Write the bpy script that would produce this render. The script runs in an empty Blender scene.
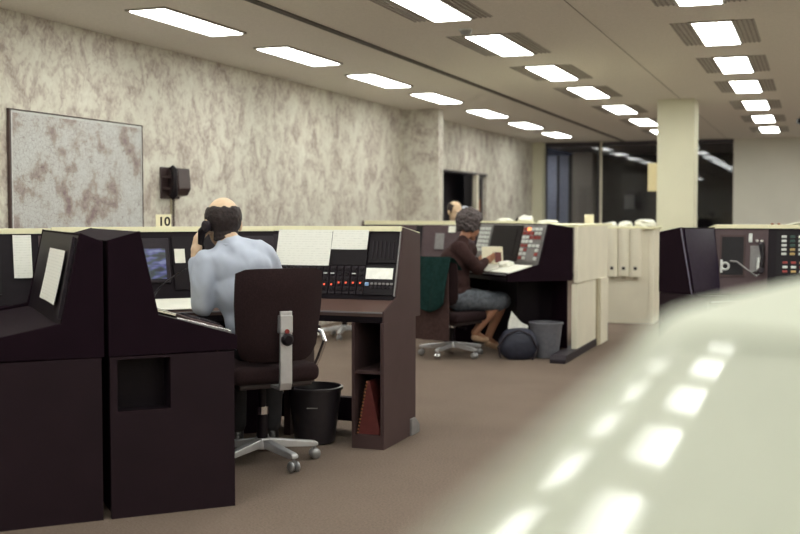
import bpy, bmesh, math, random
from mathutils import Vector, Matrix, noise
random.seed(7)
PI = math.pi
S = bpy.context.scene
C = S.collection
# ------------------------------------------------------------------ camera
YAW = 20.4825
cam_d = bpy.data.cameras.new('camera'); cam = bpy.data.objects.new('camera', cam_d); C.objects.link(cam)
cam.location = (0, 0, 1.3)
cam.rotation_euler = (math.radians(90 - 2.7312), 0, math.radians(YAW))
cam_d.sensor_width = 36.0; cam_d.lens = 50.0; cam_d.clip_start = 0.02; cam_d.clip_end = 200
cam_d.dof.use_dof = True; cam_d.dof.focus_distance = 5.9; cam_d.dof.aperture_fstop = 2.2
S.camera = cam
# ------------------------------------------------------------------ world, exposure
w = bpy.data.worlds.new('night'); S.world = w; w.use_nodes = True
w.node_tree.nodes['Background'].inputs[0].default_value = (0.02, 0.025, 0.04, 1)
w.node_tree.nodes['Background'].inputs[1].default_value = 0.3
S.view_settings.view_transform = 'Standard'; S.view_settings.look = 'None'
S.view_settings.exposure = 0.90; S.view_settings.gamma = 1.0; S.view_settings.use_curve_mapping = False
LAMP = 9.0           # radiance of the ceiling light diffusers
LAMP_COL = (0.98, 1.0, 0.935)
H = 2.75             # ceiling height

# ------------------------------------------------------------------ materials
MATS = {}
def nodes_of(m):
    m.use_nodes = True
    nt = m.node_tree
    return nt, nt.nodes, nt.links, nt.nodes['Principled BSDF']
def mat(name, col, rough=0.6, metal=0.0, var=0.12, scale=30.0, bump=0.0, emit=None, estr=0.0, spec=0.5, coat=0.0):
    """plain procedural surface: a colour with fine noise variation and optional relief"""
    m = bpy.data.materials.new(name); nt, N, L, p = nodes_of(m)
    tc = N.new('ShaderNodeTexCoord'); nz = N.new('ShaderNodeTexNoise')
    nz.inputs['Scale'].default_value = scale; nz.inputs['Detail'].default_value = 4
    L.new(tc.outputs['Object'], nz.inputs['Vector'])
    rp = N.new('ShaderNodeValToRGB')
    rp.color_ramp.elements[0].position = 0.3; rp.color_ramp.elements[1].position = 0.7
    rp.color_ramp.elements[0].color = (*[c * (1 - var) for c in col], 1)
    rp.color_ramp.elements[1].color = (*[min(1, c * (1 + var)) for c in col], 1)
    L.new(nz.outputs['Fac'], rp.inputs['Fac']); L.new(rp.outputs['Color'], p.inputs['Base Color'])
    p.inputs['Roughness'].default_value = rough; p.inputs['Metallic'].default_value = metal
    p.inputs['Specular IOR Level'].default_value = spec
    p.inputs['Coat Weight'].default_value = coat
    if bump:
        b = N.new('ShaderNodeBump'); b.inputs['Strength'].default_value = bump; b.inputs['Distance'].default_value = 0.01
        L.new(nz.outputs['Fac'], b.inputs['Height']); L.new(b.outputs['Normal'], p.inputs['Normal'])
    if emit:
        p.inputs['Emission Color'].default_value = (*emit, 1); p.inputs['Emission Strength'].default_value = estr
    MATS[name] = m
    return m
mat('plum', (0.0105, 0.0045, 0.0085), 0.75, var=0.1, scale=8, spec=0.06)
mat('plum_panel', (0.0155, 0.0078, 0.0115), 0.55, var=0.12, scale=5, spec=0.15)
mat('brown_laminate', (0.066, 0.040, 0.040), 0.5, var=0.08, scale=6, spec=0.2)
mat('brown_desk', (0.105, 0.062, 0.052), 0.35, var=0.08, scale=6)
mat('black_fascia', (0.009, 0.005, 0.0085), 0.45, var=0.1, spec=0.15)
mat('brown_fascia', (0.085, 0.057, 0.062), 0.5, var=0.08, spec=0.2)
mat('edge_violet', (0.10, 0.085, 0.13), 0.4)
mat('violet_gloss', (0.022, 0.014, 0.028), 0.2, var=0.08, spec=0.4)
mat('black_plastic', (0.008, 0.005, 0.0075), 0.4, spec=0.2)
mat('dark_grey', (0.026, 0.02, 0.026), 0.5, spec=0.2)
mat('mid_grey', (0.2, 0.19, 0.19), 0.5)
mat('grey_metal', (0.35, 0.35, 0.36), 0.35, metal=0.7, var=0.05)
mat('chrome', (0.75, 0.75, 0.76), 0.2, metal=1.0, var=0.03)
mat('alloy', (0.62, 0.62, 0.64), 0.38, metal=0.75, var=0.05)
mat('cream_ledge', (0.80, 0.76, 0.52), 0.4, var=0.03)
mat('cream_paint', (0.74, 0.69, 0.56), 0.5, var=0.04, scale=4)
mat('cream_dim', (0.45, 0.4, 0.28), 0.6, var=0.05, scale=4)
mat('paper', (0.80, 0.79, 0.70), 0.8, var=0.04, scale=12)
mat('paper_cream', (0.75, 0.70, 0.52), 0.8, var=0.05, scale=20)
mat('matt_sheet', (0.46, 0.48, 0.385), 0.7, var=0.03, scale=20)
mat('yellow_card', (0.72, 0.62, 0.36), 0.6, var=0.05)
mat('ink', (0.02, 0.016, 0.016), 0.7)
mat('red_folder', (0.115, 0.022, 0.02), 0.5)
mat('red_lamp', (0.5, 0.05, 0.03), 0.4, emit=(1.0, 0.12, 0.05), estr=0.55)
mat('orange_lamp', (0.7, 0.15, 0.05), 0.4, emit=(1.0, 0.25, 0.08), estr=1.6)
mat('red_key', (0.24, 0.025, 0.022), 0.4)
mat('white_key', (0.58, 0.60, 0.58), 0.4)
mat('green_key', (0.014, 0.05, 0.04), 0.4)
mat('amber_key', (0.45, 0.31, 0.12), 0.4)
mat('blue_key', (0.25, 0.4, 0.65), 0.4)
mat('label_lit', (0.75, 0.75, 0.68), 0.5, emit=(1, 1, 0.9), estr=0.12)
mat('chair_fabric', (0.020, 0.0095, 0.0105), 0.9, var=0.25, scale=120, bump=0.15, spec=0.2)
mat('chair_shell', (0.03, 0.018, 0.018), 0.5)
mat('coat_brown', (0.055, 0.032, 0.03), 0.95, var=0.2, scale=40, bump=0.1, spec=0.1)
mat('bin_plastic', (0.022, 0.018, 0.022), 0.35)
mat('bin_grey', (0.13, 0.13, 0.15), 0.5)
mat('bag_navy', (0.02, 0.022, 0.04), 0.6, var=0.25, scale=25, bump=0.2)
mat('white_bag', (0.75, 0.75, 0.7), 0.5)
mat('jacket_green', (0.010, 0.030, 0.028), 0.9, var=0.25, scale=30, bump=0.15, spec=0.1)
mat('skin', (0.55, 0.30, 0.19), 0.55, var=0.06, scale=18)
mat('skin_pale', (0.66, 0.47, 0.31), 0.45, var=0.05, scale=18)
mat('skin_tan', (0.36, 0.17, 0.10), 0.55, var=0.06, scale=18)
mat('hair_dark', (0.022, 0.012, 0.012), 0.7, var=0.4, scale=70, bump=0.3)
mat('hair_grey', (0.065, 0.05, 0.05), 0.8, var=0.45, scale=60, bump=0.4)
mat('shirt_blue', (0.46, 0.50, 0.60), 0.85, var=0.05, scale=10, spec=0.2)
mat('shirt_far', (0.42, 0.40, 0.42), 0.85, var=0.06)
mat('trousers', (0.012, 0.01, 0.012), 0.9, var=0.2)
mat('cardigan', (0.042, 0.022, 0.021), 0.95, var=0.25, scale=90, bump=0.2, spec=0.1)
mat('skirt', (0.115, 0.125, 0.145), 0.9, var=0.3, scale=35, spec=0.1)
mat('shoe_black', (0.012, 0.01, 0.01), 0.4)
mat('shoe_tan', (0.52, 0.34, 0.22), 0.5)
mat('map_margin', (0.58, 0.59, 0.57), 0.7)
mat('map_frame', (0.06, 0.035, 0.03), 0.5)
mat('phone_brown', (0.045, 0.026, 0.026), 0.4)
mat('frame_dark', (0.05, 0.042, 0.05), 0.5)
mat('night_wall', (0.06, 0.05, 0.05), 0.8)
mat('curtain_blue', (0.50, 0.52, 0.62), 0.8)
mat('pillar_beige', (0.42, 0.36, 0.29), 0.7)
mat('ceiling_vent', (0.48, 0.45, 0.41), 0.7)
mat('ceiling_trim', (0.30, 0.27, 0.23), 0.7)
mat('vent_slat', (0.36, 0.335, 0.30), 0.8)
mat('groove_dark', (0.10, 0.085, 0.075), 0.8)
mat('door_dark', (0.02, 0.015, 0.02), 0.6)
mat('gloss_screen', (0.010, 0.008, 0.010), 0.35, spec=0.15)
mat('amber_brown', (0.28, 0.11, 0.05), 0.6)

def ramp(N, stops):
    r = N.new('ShaderNodeValToRGB'); e = r.color_ramp.elements
    while len(e) < len(stops): e.new(0.5)
    for k, (p, c) in enumerate(stops): e[k].position = p; e[k].color = (*c, 1)
    return r
# wallpaper: cream ground with soft leafy brown blotches
m = bpy.data.materials.new('wallpaper'); nt, N, L, p = nodes_of(m); MATS['wallpaper'] = m
tc = N.new('ShaderNodeTexCoord'); mp = N.new('ShaderNodeMapping'); mp.inputs['Rotation'].default_value = (0.55, 0, 0)
mp.inputs['Scale'].default_value = (1, 1, 0.85)
L.new(tc.outputs['Object'], mp.inputs['Vector'])
n1 = N.new('ShaderNodeTexNoise'); n1.inputs['Scale'].default_value = 4.4; n1.inputs['Detail'].default_value = 5; n1.inputs['Roughness'].default_value = 0.62; n1.inputs['Distortion'].default_value = 0.7
n2 = N.new('ShaderNodeTexNoise'); n2.inputs['Scale'].default_value = 20; n2.inputs['Detail'].default_value = 4; n2.inputs['Distortion'].default_value = 1.2
L.new(mp.outputs['Vector'], n1.inputs['Vector']); L.new(mp.outputs['Vector'], n2.inputs['Vector'])
mx = N.new('ShaderNodeMix'); mx.data_type = 'FLOAT'; mx.inputs[0].default_value = 0.36
L.new(n1.outputs['Fac'], mx.inputs[2]); L.new(n2.outputs['Fac'], mx.inputs[3])
r = ramp(N, [(0.37, (0.36, 0.30, 0.26)), (0.455, (0.505, 0.45, 0.39)), (0.53, (0.63, 0.60, 0.515)), (0.64, (0.70, 0.685, 0.595))])
L.new(mx.outputs[0], r.inputs['Fac']); L.new(r.outputs['Color'], p.inputs['Base Color']); p.inputs['Roughness'].default_value = 0.75
# carpet
m = bpy.data.materials.new('carpet'); nt, N, L, p = nodes_of(m); MATS['carpet'] = m
tc = N.new('ShaderNodeTexCoord')
n1 = N.new('ShaderNodeTexNoise'); n1.inputs['Scale'].default_value = 90; n1.inputs['Detail'].default_value = 6
n2 = N.new('ShaderNodeTexNoise'); n2.inputs['Scale'].default_value = 1.3; n2.inputs['Detail'].default_value = 3
L.new(tc.outputs['Object'], n1.inputs['Vector']); L.new(tc.outputs['Object'], n2.inputs['Vector'])
mx = N.new('ShaderNodeMix'); mx.data_type = 'FLOAT'; mx.inputs[0].default_value = 0.3
L.new(n1.outputs['Fac'], mx.inputs[2]); L.new(n2.outputs['Fac'], mx.inputs[3])
r = ramp(N, [(0.3, (0.122, 0.091, 0.072)), (0.7, (0.205, 0.157, 0.127))])
L.new(mx.outputs[0], r.inputs['Fac']); L.new(r.outputs['Color'], p.inputs['Base Color'])
p.inputs['Roughness'].default_value = 0.95; p.inputs['Specular IOR Level'].default_value = 0.1
b = N.new('ShaderNodeBump'); b.inputs['Strength'].default_value = 0.5; b.inputs['Distance'].default_value = 0.008
L.new(n1.outputs['Fac'], b.inputs['Height']); L.new(b.outputs['Normal'], p.inputs['Normal'])
mat('ceiling_board', (0.80, 0.76, 0.70), 0.9, var=0.05, scale=45, bump=0.1)
mat('wall_cream', (0.68, 0.66, 0.58), 0.8, var=0.03, scale=2)
mat('column_cream', (0.68, 0.66, 0.50), 0.7, var=0.03, scale=2)
# map sheet: pale print with fine road network and blotches of dense built-up area
m = bpy.data.materials.new('map_print'); nt, N, L, p = nodes_of(m); MATS['map_print'] = m
tc = N.new('ShaderNodeTexCoord')
v1 = N.new('ShaderNodeTexVoronoi'); v1.feature = 'DISTANCE_TO_EDGE'; v1.inputs['Scale'].default_value = 26
v2 = N.new('ShaderNodeTexVoronoi'); v2.feature = 'DISTANCE_TO_EDGE'; v2.inputs['Scale'].default_value = 70
n1 = N.new('ShaderNodeTexNoise'); n1.inputs['Scale'].default_value = 3.2; n1.inputs['Detail'].default_value = 7; n1.inputs['Roughness'].default_value = 0.65
nd = N.new('ShaderNodeTexNoise'); nd.inputs['Scale'].default_value = 9
for n in (n1, nd): L.new(tc.outputs['Object'], n.inputs['Vector'])
wv = N.new('ShaderNodeVectorMath'); wv.operation = 'MULTIPLY_ADD'; wv.inputs[1].default_value = (0.12,) * 3
L.new(nd.outputs['Color'], wv.inputs[0]); L.new(tc.outputs['Object'], wv.inputs[2])
L.new(wv.outputs[0], v1.inputs['Vector']); L.new(wv.outputs[0], v2.inputs['Vector'])
base = ramp(N, [(0.37, (0.27, 0.20, 0.20)), (0.45, (0.41, 0.36, 0.32)), (0.51, (0.54, 0.54, 0.52)), (0.7, (0.60, 0.615, 0.60))])
L.new(n1.outputs['Fac'], base.inputs['Fac'])
r1 = ramp(N, [(0.0, (0.62, 0.56, 0.56)), (0.05, (1, 1, 1))]); r2 = ramp(N, [(0.0, (0.74, 0.72, 0.72)), (0.1, (1, 1, 1))])
L.new(v1.outputs['Distance'], r1.inputs['Fac']); L.new(v2.outputs['Distance'], r2.inputs['Fac'])
x1 = N.new('ShaderNodeMix'); x1.data_type = 'RGBA'; x1.blend_type = 'MULTIPLY'; x1.inputs[0].default_value = 1
x2 = N.new('ShaderNodeMix'); x2.data_type = 'RGBA'; x2.blend_type = 'MULTIPLY'; x2.inputs[0].default_value = 1
L.new(base.outputs['Color'], x1.inputs[6]); L.new(r1.outputs['Color'], x1.inputs[7])
L.new(x1.outputs[2], x2.inputs[6]); L.new(r2.outputs['Color'], x2.inputs[7])
L.new(x2.outputs[2], p.inputs['Base Color']); p.inputs['Roughness'].default_value = 0.6
# printed / typed sheets: faint grey lines of text
m = bpy.data.materials.new('typed_paper'); nt, N, L, p = nodes_of(m); MATS['typed_paper'] = m
tc = N.new('ShaderNodeTexCoord'); wv = N.new('ShaderNodeTexWave'); wv.bands_direction = 'Z'; wv.inputs['Scale'].default_value = 22; wv.inputs['Distortion'].default_value = 0.3
nz = N.new('ShaderNodeTexNoise'); nz.inputs['Scale'].default_value = 60
L.new(tc.outputs['Object'], wv.inputs['Vector']); L.new(tc.outputs['Object'], nz.inputs['Vector'])
mm = N.new('ShaderNodeMath'); mm.operation = 'MULTIPLY'; L.new(wv.outputs['Fac'], mm.inputs[0]); L.new(nz.outputs['Fac'], mm.inputs[1])
r = ramp(N, [(0.35, (0.80, 0.80, 0.74)), (0.7, (0.66, 0.66, 0.61))])
L.new(mm.outputs[0], r.inputs['Fac']); L.new(r.outputs['Color'], p.inputs['Base Color']); p.inputs['Roughness'].default_value = 0.8
# monitor picture: blue and green text blocks
m = bpy.data.materials.new('screen_picture'); nt, N, L, p = nodes_of(m); MATS['screen_picture'] = m
tc = N.new('ShaderNodeTexCoord'); mp = N.new('ShaderNodeMapping'); mp.inputs['Scale'].default_value = (9, 1, 22)
L.new(tc.outputs['Object'], mp.inputs['Vector'])
nz = N.new('ShaderNodeTexNoise'); nz.inputs['Scale'].default_value = 1.6; nz.inputs['Detail'].default_value = 1
L.new(mp.outputs['Vector'], nz.inputs['Vector'])
r = ramp(N, [(0.35, (0.02, 0.02, 0.05)), (0.45, (0.05, 0.10, 0.09)), (0.56, (0.15, 0.16, 0.5)), (0.68, (0.42, 0.48, 0.85))])
L.new(nz.outputs['Fac'], r.inputs['Fac']); p.inputs['Base Color'].default_value = (0.01, 0.01, 0.012, 1)
L.new(r.outputs['Color'], p.inputs['Emission Color']); p.inputs['Emission Strength'].default_value = 0.22; p.inputs['Roughness'].default_value = 0.3
# glossy laminate of the near console top, with faint streaks
m = bpy.data.materials.new('glossy_laminate'); nt, N, L, p = nodes_of(m); MATS['glossy_laminate'] = m
tc = N.new('ShaderNodeTexCoord'); mp = N.new('ShaderNodeMapping'); mp.inputs['Rotation'].default_value = (0, 0, 0.5); mp.inputs['Scale'].default_value = (60, 6, 10)
L.new(tc.outputs['Object'], mp.inputs['Vector']); nz = N.new('ShaderNodeTexNoise'); nz.inputs['Scale'].default_value = 3; nz.inputs['Detail'].default_value = 5
L.new(mp.outputs['Vector'], nz.inputs['Vector'])
r = ramp(N, [(0.35, (0.37, 0.385, 0.315)), (0.65, (0.42, 0.435, 0.355))])
L.new(nz.outputs['Fac'], r.inputs['Fac']); L.new(r.outputs['Color'], p.inputs['Base Color'])
p.inputs['Roughness'].default_value = 0.6; p.inputs['Specular IOR Level'].default_value = 0.05
gl = N.new('ShaderNodeBsdfGlossy'); gl.inputs['Roughness'].default_value = 0.045
ms = N.new('ShaderNodeMixShader'); ms.inputs[0].default_value = 0.075
L.new(p.outputs[0], ms.inputs[1]); L.new(gl.outputs[0], ms.inputs[2]); L.new(ms.outputs[0], N['Material Output'].inputs['Surface'])
# lit diffuser
m = bpy.data.materials.new('diffuser_lit'); nt, N, L, p = nodes_of(m); MATS['diffuser_lit'] = m
p.inputs['Base Color'].default_value = (0.8, 0.8, 0.75, 1)
p.inputs['Emission Color'].default_value = (*LAMP_COL, 1); p.inputs['Emission Strength'].default_value = LAMP
# window glass: clear pane with surface reflection
m = bpy.data.materials.new('window_glass'); m.use_nodes = True; nt = m.node_tree; N = nt.nodes; L = nt.links; N.clear(); MATS['window_glass'] = m
o = N.new('ShaderNodeOutputMaterial'); tr = N.new('ShaderNodeBsdfTransparent'); tr.inputs[0].default_value = (0.85, 0.86, 0.9, 1)
gl = N.new('ShaderNodeBsdfGlossy'); gl.inputs['Roughness'].default_value = 0.02; fr = N.new('ShaderNodeFresnel'); fr.inputs[0].default_value = 1.45
ms = N.new('ShaderNodeMixShader'); L.new(fr.outputs[0], ms.inputs[0]); L.new(tr.outputs[0], ms.inputs[1]); L.new(gl.outputs[0], ms.inputs[2]); L.new(ms.outputs[0], o.inputs[0])

# ------------------------------------------------------------------ mesh helpers
def obj(name, bm, material, parent=None, loc=(0, 0, 0), rot=(0, 0, 0), smooth=False):
    me = bpy.data.meshes.new(name)
    bmesh.ops.recalc_face_normals(bm, faces=bm.faces[:])
    bm.to_mesh(me); bm.free()
    me.materials.append(MATS[material])
    if smooth:
        for f in me.polygons: f.use_smooth = True
        try: me.set_sharp_from_angle(angle=math.radians(40))
        except Exception: pass
    o = bpy.data.objects.new(name, me); C.objects.link(o)
    o.parent = parent; o.location = loc; o.rotation_euler = rot
    return o
def tag(o, label=None, cat=None, group=None, kind=None):
    if label: o['label'] = label
    if cat: o['category'] = cat
    if group: o['group'] = group
    if kind: o['kind'] = kind
    return o
def thing(name, label, cat, loc=(0, 0, 0), rotz=0.0, group=None):
    o = bpy.data.objects.new(name, None); C.objects.link(o); o.empty_display_size = 0.1
    o.location = loc; o.rotation_euler = (0, 0, rotz)
    return tag(o, label, cat, group)
def copy_tree(o, parent=None):
    c = o.copy(); C.objects.link(c); c.parent = parent
    for ch in list(o.children): copy_tree(ch, c)
    return c
def BM(): return bmesh.new()
def box(bm, x0, x1, y0, y1, z0, z1, bev=0.0, seg=2):
    vs = [bm.verts.new((x, y, z)) for x in (x0, x1) for y in (y0, y1) for z in (z0, z1)]
    q = [(0, 1, 3, 2), (4, 6, 7, 5), (0, 4, 5, 1), (2, 3, 7, 6), (0, 2, 6, 4), (1, 5, 7, 3)]
    fs = [bm.faces.new([vs[i] for i in f]) for f in q]
    if bev:
        es = list({e for f in fs for e in f.edges})
        bmesh.ops.bevel(bm, geom=es, offset=bev, segments=seg, affect='EDGES', profile=0.5)
    return bm
def prism(bm, pts, a0, a1, axis='x', bev=0.0):
    """extrude a polygon: axis x -> pts are (y,z); axis y -> (x,z); axis z -> (x,y)"""
    mk = {'x': lambda p, a: (a, p[0], p[1]), 'y': lambda p, a: (p[0], a, p[1]), 'z': lambda p, a: (p[0], p[1], a)}[axis]
    v0 = [bm.verts.new(mk(p, a0)) for p in pts]; v1 = [bm.verts.new(mk(p, a1)) for p in pts]
    fs = [bm.faces.new(v0), bm.faces.new(v1[::-1])]
    n = len(pts)
    for i in range(n): fs.append(bm.faces.new((v0[i], v0[(i + 1) % n], v1[(i + 1) % n], v1[i])))
    if bev:
        bmesh.ops.bevel(bm, geom=list({e for f in fs for e in f.edges}), offset=bev, segments=2, affect='EDGES', profile=0.5)
    return bm
def tube(bm, pts, r, seg=10, cap=True):
    pts = [Vector(p) for p in pts]; n = len(pts)
    rs = r if isinstance(r, (list, tuple)) else [r] * n
    t0 = (pts[1] - pts[0]).normalized(); up = Vector((0, 0, 1)) if abs(t0.z) < 0.9 else Vector((1, 0, 0))
    nx = t0.cross(up).normalized(); rings = []
    for i in range(n):
        t = (pts[min(i + 1, n - 1)] - pts[max(i - 1, 0)]).normalized()
        nx = (nx - t * nx.dot(t)).normalized(); ny = t.cross(nx)
        rings.append([bm.verts.new(pts[i] + (nx * math.cos(a) + ny * math.sin(a)) * rs[i]) for a in [2 * PI * k / seg for k in range(seg)]])
    for a, b in zip(rings, rings[1:]):
        for k in range(seg): bm.faces.new((a[k], a[(k + 1) % seg], b[(k + 1) % seg], b[k]))
    if cap: bm.faces.new(rings[0][::-1]); bm.faces.new(rings[-1])
    return bm
def lathe(bm, prof, seg=28, c=(0, 0, 0), closed=True):
    rings = [[bm.verts.new((c[0] + r * math.cos(2 * PI * k / seg), c[1] + r * math.sin(2 * PI * k / seg), c[2] + z)) for k in range(seg)] for r, z in prof]
    for a, b in zip(rings, rings[1:]):
        for k in range(seg): bm.faces.new((a[k], a[(k + 1) % seg], b[(k + 1) % seg], b[k]))
    if closed: bm.faces.new(rings[0][::-1]); bm.faces.new(rings[-1])
    return bm
def ball(bm, c, r, u=14, v=9, rot=None):
    r = r if isinstance(r, (list, tuple)) else (r, r, r)
    M = Matrix.Translation(c) @ (rot.to_4x4() if rot else Matrix.Identity(4)) @ Matrix.Diagonal((*r, 1))
    nv = bm.verts.new
    top, bot = nv(M @ Vector((0, 0, 1))), nv(M @ Vector((0, 0, -1)))
    rings = [[nv(M @ Vector((math.sin(PI * j / v) * math.cos(2 * PI * i / u), math.sin(PI * j / v) * math.sin(2 * PI * i / u), math.cos(PI * j / v)))) for i in range(u)] for j in range(1, v)]
    for i in range(u):
        k = (i + 1) % u
        bm.faces.new((top, rings[0][i], rings[0][k])); bm.faces.new((bot, rings[-1][k], rings[-1][i]))
        for A_, B_ in zip(rings, rings[1:]): bm.faces.new((A_[i], B_[i], B_[k], A_[k]))
    return bm
def slab(bm, pts, z0, z1): return prism(bm, pts, z0, z1, 'z')
def text_obj(name, s, size, material, parent, loc, rot):
    cu = bpy.data.curves.new(name, 'FONT'); cu.body = s; cu.size = size; cu.extrude = 0.0006; cu.offset = size * 0.03; cu.align_x = 'CENTER'; cu.align_y = 'CENTER'
    t = bpy.data.objects.new(name + '_tmp', cu); C.objects.link(t)
    bpy.context.view_layer.update()
    me = bpy.data.meshes.new_from_object(t.evaluated_get(bpy.context.evaluated_depsgraph_get()))
    bpy.data.objects.remove(t); bpy.data.curves.remove(cu)
    me.name = name; me.materials.clear(); me.materials.append(MATS[material])
    o = bpy.data.objects.new(name, me); C.objects.link(o); o.parent = parent; o.location = loc; o.rotation_euler = rot
    return o
def struct(name, bm, material, parent=None, label=None):
    o = obj(name, bm, material, parent)
    if parent is None: o['kind'] = 'structure'
    if label: o['label'] = label
    return o
R45 = math.radians(45)

# ================================================================== the room
WX, YB, YF, XR = -5.4, 22.4, -4.0, 4.2
struct('floor', box(BM(), WX, XR, YF, 27.5, -0.1, 0.0), 'carpet')
struct('ceiling', box(BM(), WX - 0.1, XR + 0.1, YF, 27.5, H, H + 0.1), 'ceiling_board')
bm = BM(); box(bm, WX - 0.15, WX, YF, 16.2, 0, H); box(bm, WX - 0.15, WX, 16.2, 18.05, 1.98, H); box(bm, WX - 0.15, WX, 18.75, YB + 0.1, 0, H); box(bm, WX - 0.15, WX, 18.05, 18.75, 1.98, H)
wl = struct('wall_left', bm, 'wallpaper', None, 'wall covered in cream wallpaper with brown leafy blotches')
struct('pilaster', box(BM(), WX - 0.02, -4.89, 14.6, 14.82, 0, H), 'wallpaper', wl)
struct('wall_right', box(BM(), XR, XR + 0.1, YF, YB, 0, H), 'wall_cream')
struct('wall_front', box(BM(), WX - 0.1, XR + 0.1, YF - 0.1, YF, 0, H), 'wall_cream')
struct('wall_back', box(BM(), -1.5, XR, YB, YB + 0.12, 0, H), 'wall_cream')
struct('trim_1', box(BM(), WX, -5.19, YB - 0.25, YB + 0.05, 0, H), 'column_cream', None, 'cream corner post beside the dark glazed partition')
# doorway in the left wall: dark opening, jamb and a glazed leaf
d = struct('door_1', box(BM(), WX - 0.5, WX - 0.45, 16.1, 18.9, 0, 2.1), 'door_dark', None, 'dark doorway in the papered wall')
struct('door_jamb', box(BM(), WX - 0.05, WX + 0.02, 18.12, 18.24, 0, 1.97), 'cream_paint', d)
struct('door_leaf', box(BM(), WX - 0.1, WX - 0.05, 18.2, 18.76, 0, 1.98), 'mid_grey', d)
struct('door_glass', box(BM(), WX - 0.05, WX - 0.035, 18.25, 18.62, 1.05, 1.9), 'black_plastic', d)
struct('door_notice', box(BM(), WX - 0.035, WX - 0.03, 18.33, 18.5, 1.1, 1.55), 'amber_brown', d)
struct('door_head', box(BM(), WX - 0.16, WX + 0.02, 16.1, 18.76, 1.96, 1.99), 'frame_dark', d)
# glazed partition at the far end
for n, (x0, x1) in enumerate([(-5.19, -4.1), (-4.1, -2.35), (-2.35, -1.5)]):
    wn = struct('window_%d' % (n + 1), box(BM(), x0 + 0.02, x1 - 0.02, YB + 0.03, YB + 0.04, 0.1, H - 0.08), 'window_glass', None, 'dark full-height glass pane of the far partition')
    bm = BM(); box(bm, x0 - 0.015, x0 + 0.03, YB, YB + 0.07, 0, H); box(bm, x0, x1, YB, YB + 0.07, H - 0.09, H); box(bm, x0, x1, YB, YB + 0.07, 0, 0.1)
    struct('window_frame', bm, 'frame_dark', wn)
    if n == 1: struct('mullion', box(BM(), x0 + 0.03, x0 + 0.07, YB - 0.03, YB, 0, H), 'cream_paint', wn)
# dim corridor beyond the glass
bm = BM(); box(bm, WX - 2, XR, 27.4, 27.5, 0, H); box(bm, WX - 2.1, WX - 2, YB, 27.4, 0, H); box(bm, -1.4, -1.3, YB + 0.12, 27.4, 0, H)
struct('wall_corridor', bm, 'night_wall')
for x0, x1 in ((-5.72, -5.42), (-5.36, -5.16)):
    bm = BM(); n = 10
    pts = [(x0 + (x1 - x0) * k / n, 24.5 + 0.03 * (k % 2)) for k in range(n + 1)]
    prism(bm, pts + [(x, y + 0.02) for x, y in pts[::-1]], 0.3, 2.6, 'z')
    tag(obj('curtain', bm, 'curtain_blue'), 'wider pale blue curtain behind the far dark glass' if x0 < -5.5 else 'narrower pale blue curtain behind the far dark glass', 'curtain', 'curtains behind the far glass')
tag(obj('pillar', box(BM(), -5.05, -4.6, 24.4, 24.85, 0, 2.66, 0.01), 'pillar_beige'), 'beige pillar seen through the far dark glass', 'pillar')
nt_ = thing('notice_board', 'small pale notice on the wall behind the far glass', 'notice', (-4.25, 27.38, 1.6))
obj('backing', box(BM(), -0.13, 0.13, -0.02, 0.02, -0.18, 0.18), 'frame_dark', nt_); obj('sheet', box(BM(), -0.12, 0.12, -0.024, -0.02, -0.17, 0.17), 'paper', nt_)
cl_ = thing('curtain_fill_light', 'added fill light panel brightening the curtains behind the far glass', 'ceiling light', (-6.1, 23.5, H))  # extra fill panel, added to brighten the curtains beyond the glass
obj('frame', box(BM(), -0.4, 0.4, -0.24, 0.24, -0.03, 0.0), 'ceiling_trim', cl_); obj('diffuser', box(BM(), -0.37, 0.37, -0.21, 0.21, -0.04, -0.03), 'diffuser_lit', cl_)
# free-standing column with its sign
col = tag(obj('column', box(BM(), -1.9, -1.44, 14.42, 14.9, 0, H, 0.008), 'column_cream'), 'square cream column rising to the ceiling behind the consoles', 'column')
sg = thing('hanging_sign', 'plain yellowish box sign fixed to the side of the cream column', 'sign', (-1.9, 14.5, 1.77))
obj('sign_case', box(BM(), -0.12, 0.0, -0.03, 0.03, -0.18, 0.18, 0.006), 'yellow_card', sg)
obj('bracket', box(BM(), -0.02, 0.015, -0.015, 0.015, -0.05, 0.05), 'mid_grey', sg)

# ceiling groove and lights
gv = struct('trim_2', box(BM(), -3.63, -3.57, YF, YB, H - 0.012, H + 0.01), 'groove_dark', None, 'long dark track running along the ceiling')
for x in (-1.62, 0.2): struct('trim_%d' % (3 if x < 0 else 4), box(BM(), x - 0.004, x + 0.004, YF, YB, H - 0.003, H + 0.01), 'ceiling_trim')
def make_light(vents):
    t = thing('ceiling_light', 'x', 'ceiling light', (0, 0, H))
    wv_, ln = 0.143, 0.575
    bm = BM()
    for sx in (-1, 1): box(bm, sx * (wv_ + 0.012) - 0.012, sx * (wv_ + 0.012) + 0.012, -ln - 0.02, ln + 0.02, -0.012, 0.01)
    for sy in (-1, 1): box(bm, -wv_, wv_, sy * (ln + 0.01) - 0.01, sy * (ln + 0.01) + 0.01, -0.012, 0.01)
    obj('frame', bm, 'ceiling_trim', t)
    obj('diffuser', box(BM(), -wv_, wv_, -ln, ln, -0.018, 0.0, 0.006, 1), 'diffuser_lit', t)
    if vents:
        for sx in (-1, 1):
            bm = BM(); x0, x1 = sorted((sx * 0.165, sx * 0.31))
            box(bm, x0, x1, -ln, ln, -0.004, 0.01)
            vp = obj('air_vent', bm, 'ceiling_vent', t)
            bm = BM()
            for k in range(4):
                xx = x0 + (k + 0.5) * (x1 - x0) / 4; box(bm, xx - 0.006, xx + 0.006, -ln, ln, -0.010, -0.003)
            obj('louvre', bm, 'vent_slat', vp)
    return t
LA, LB = make_light(False), make_light(True)
first = {0: True, 1: True}
YS = [-2.4, -0.45, 1.5, 3.45, 5.4, 7.37, 9.3, 11.3, 13.25, 15.53, 17.8, 20.1]
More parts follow.
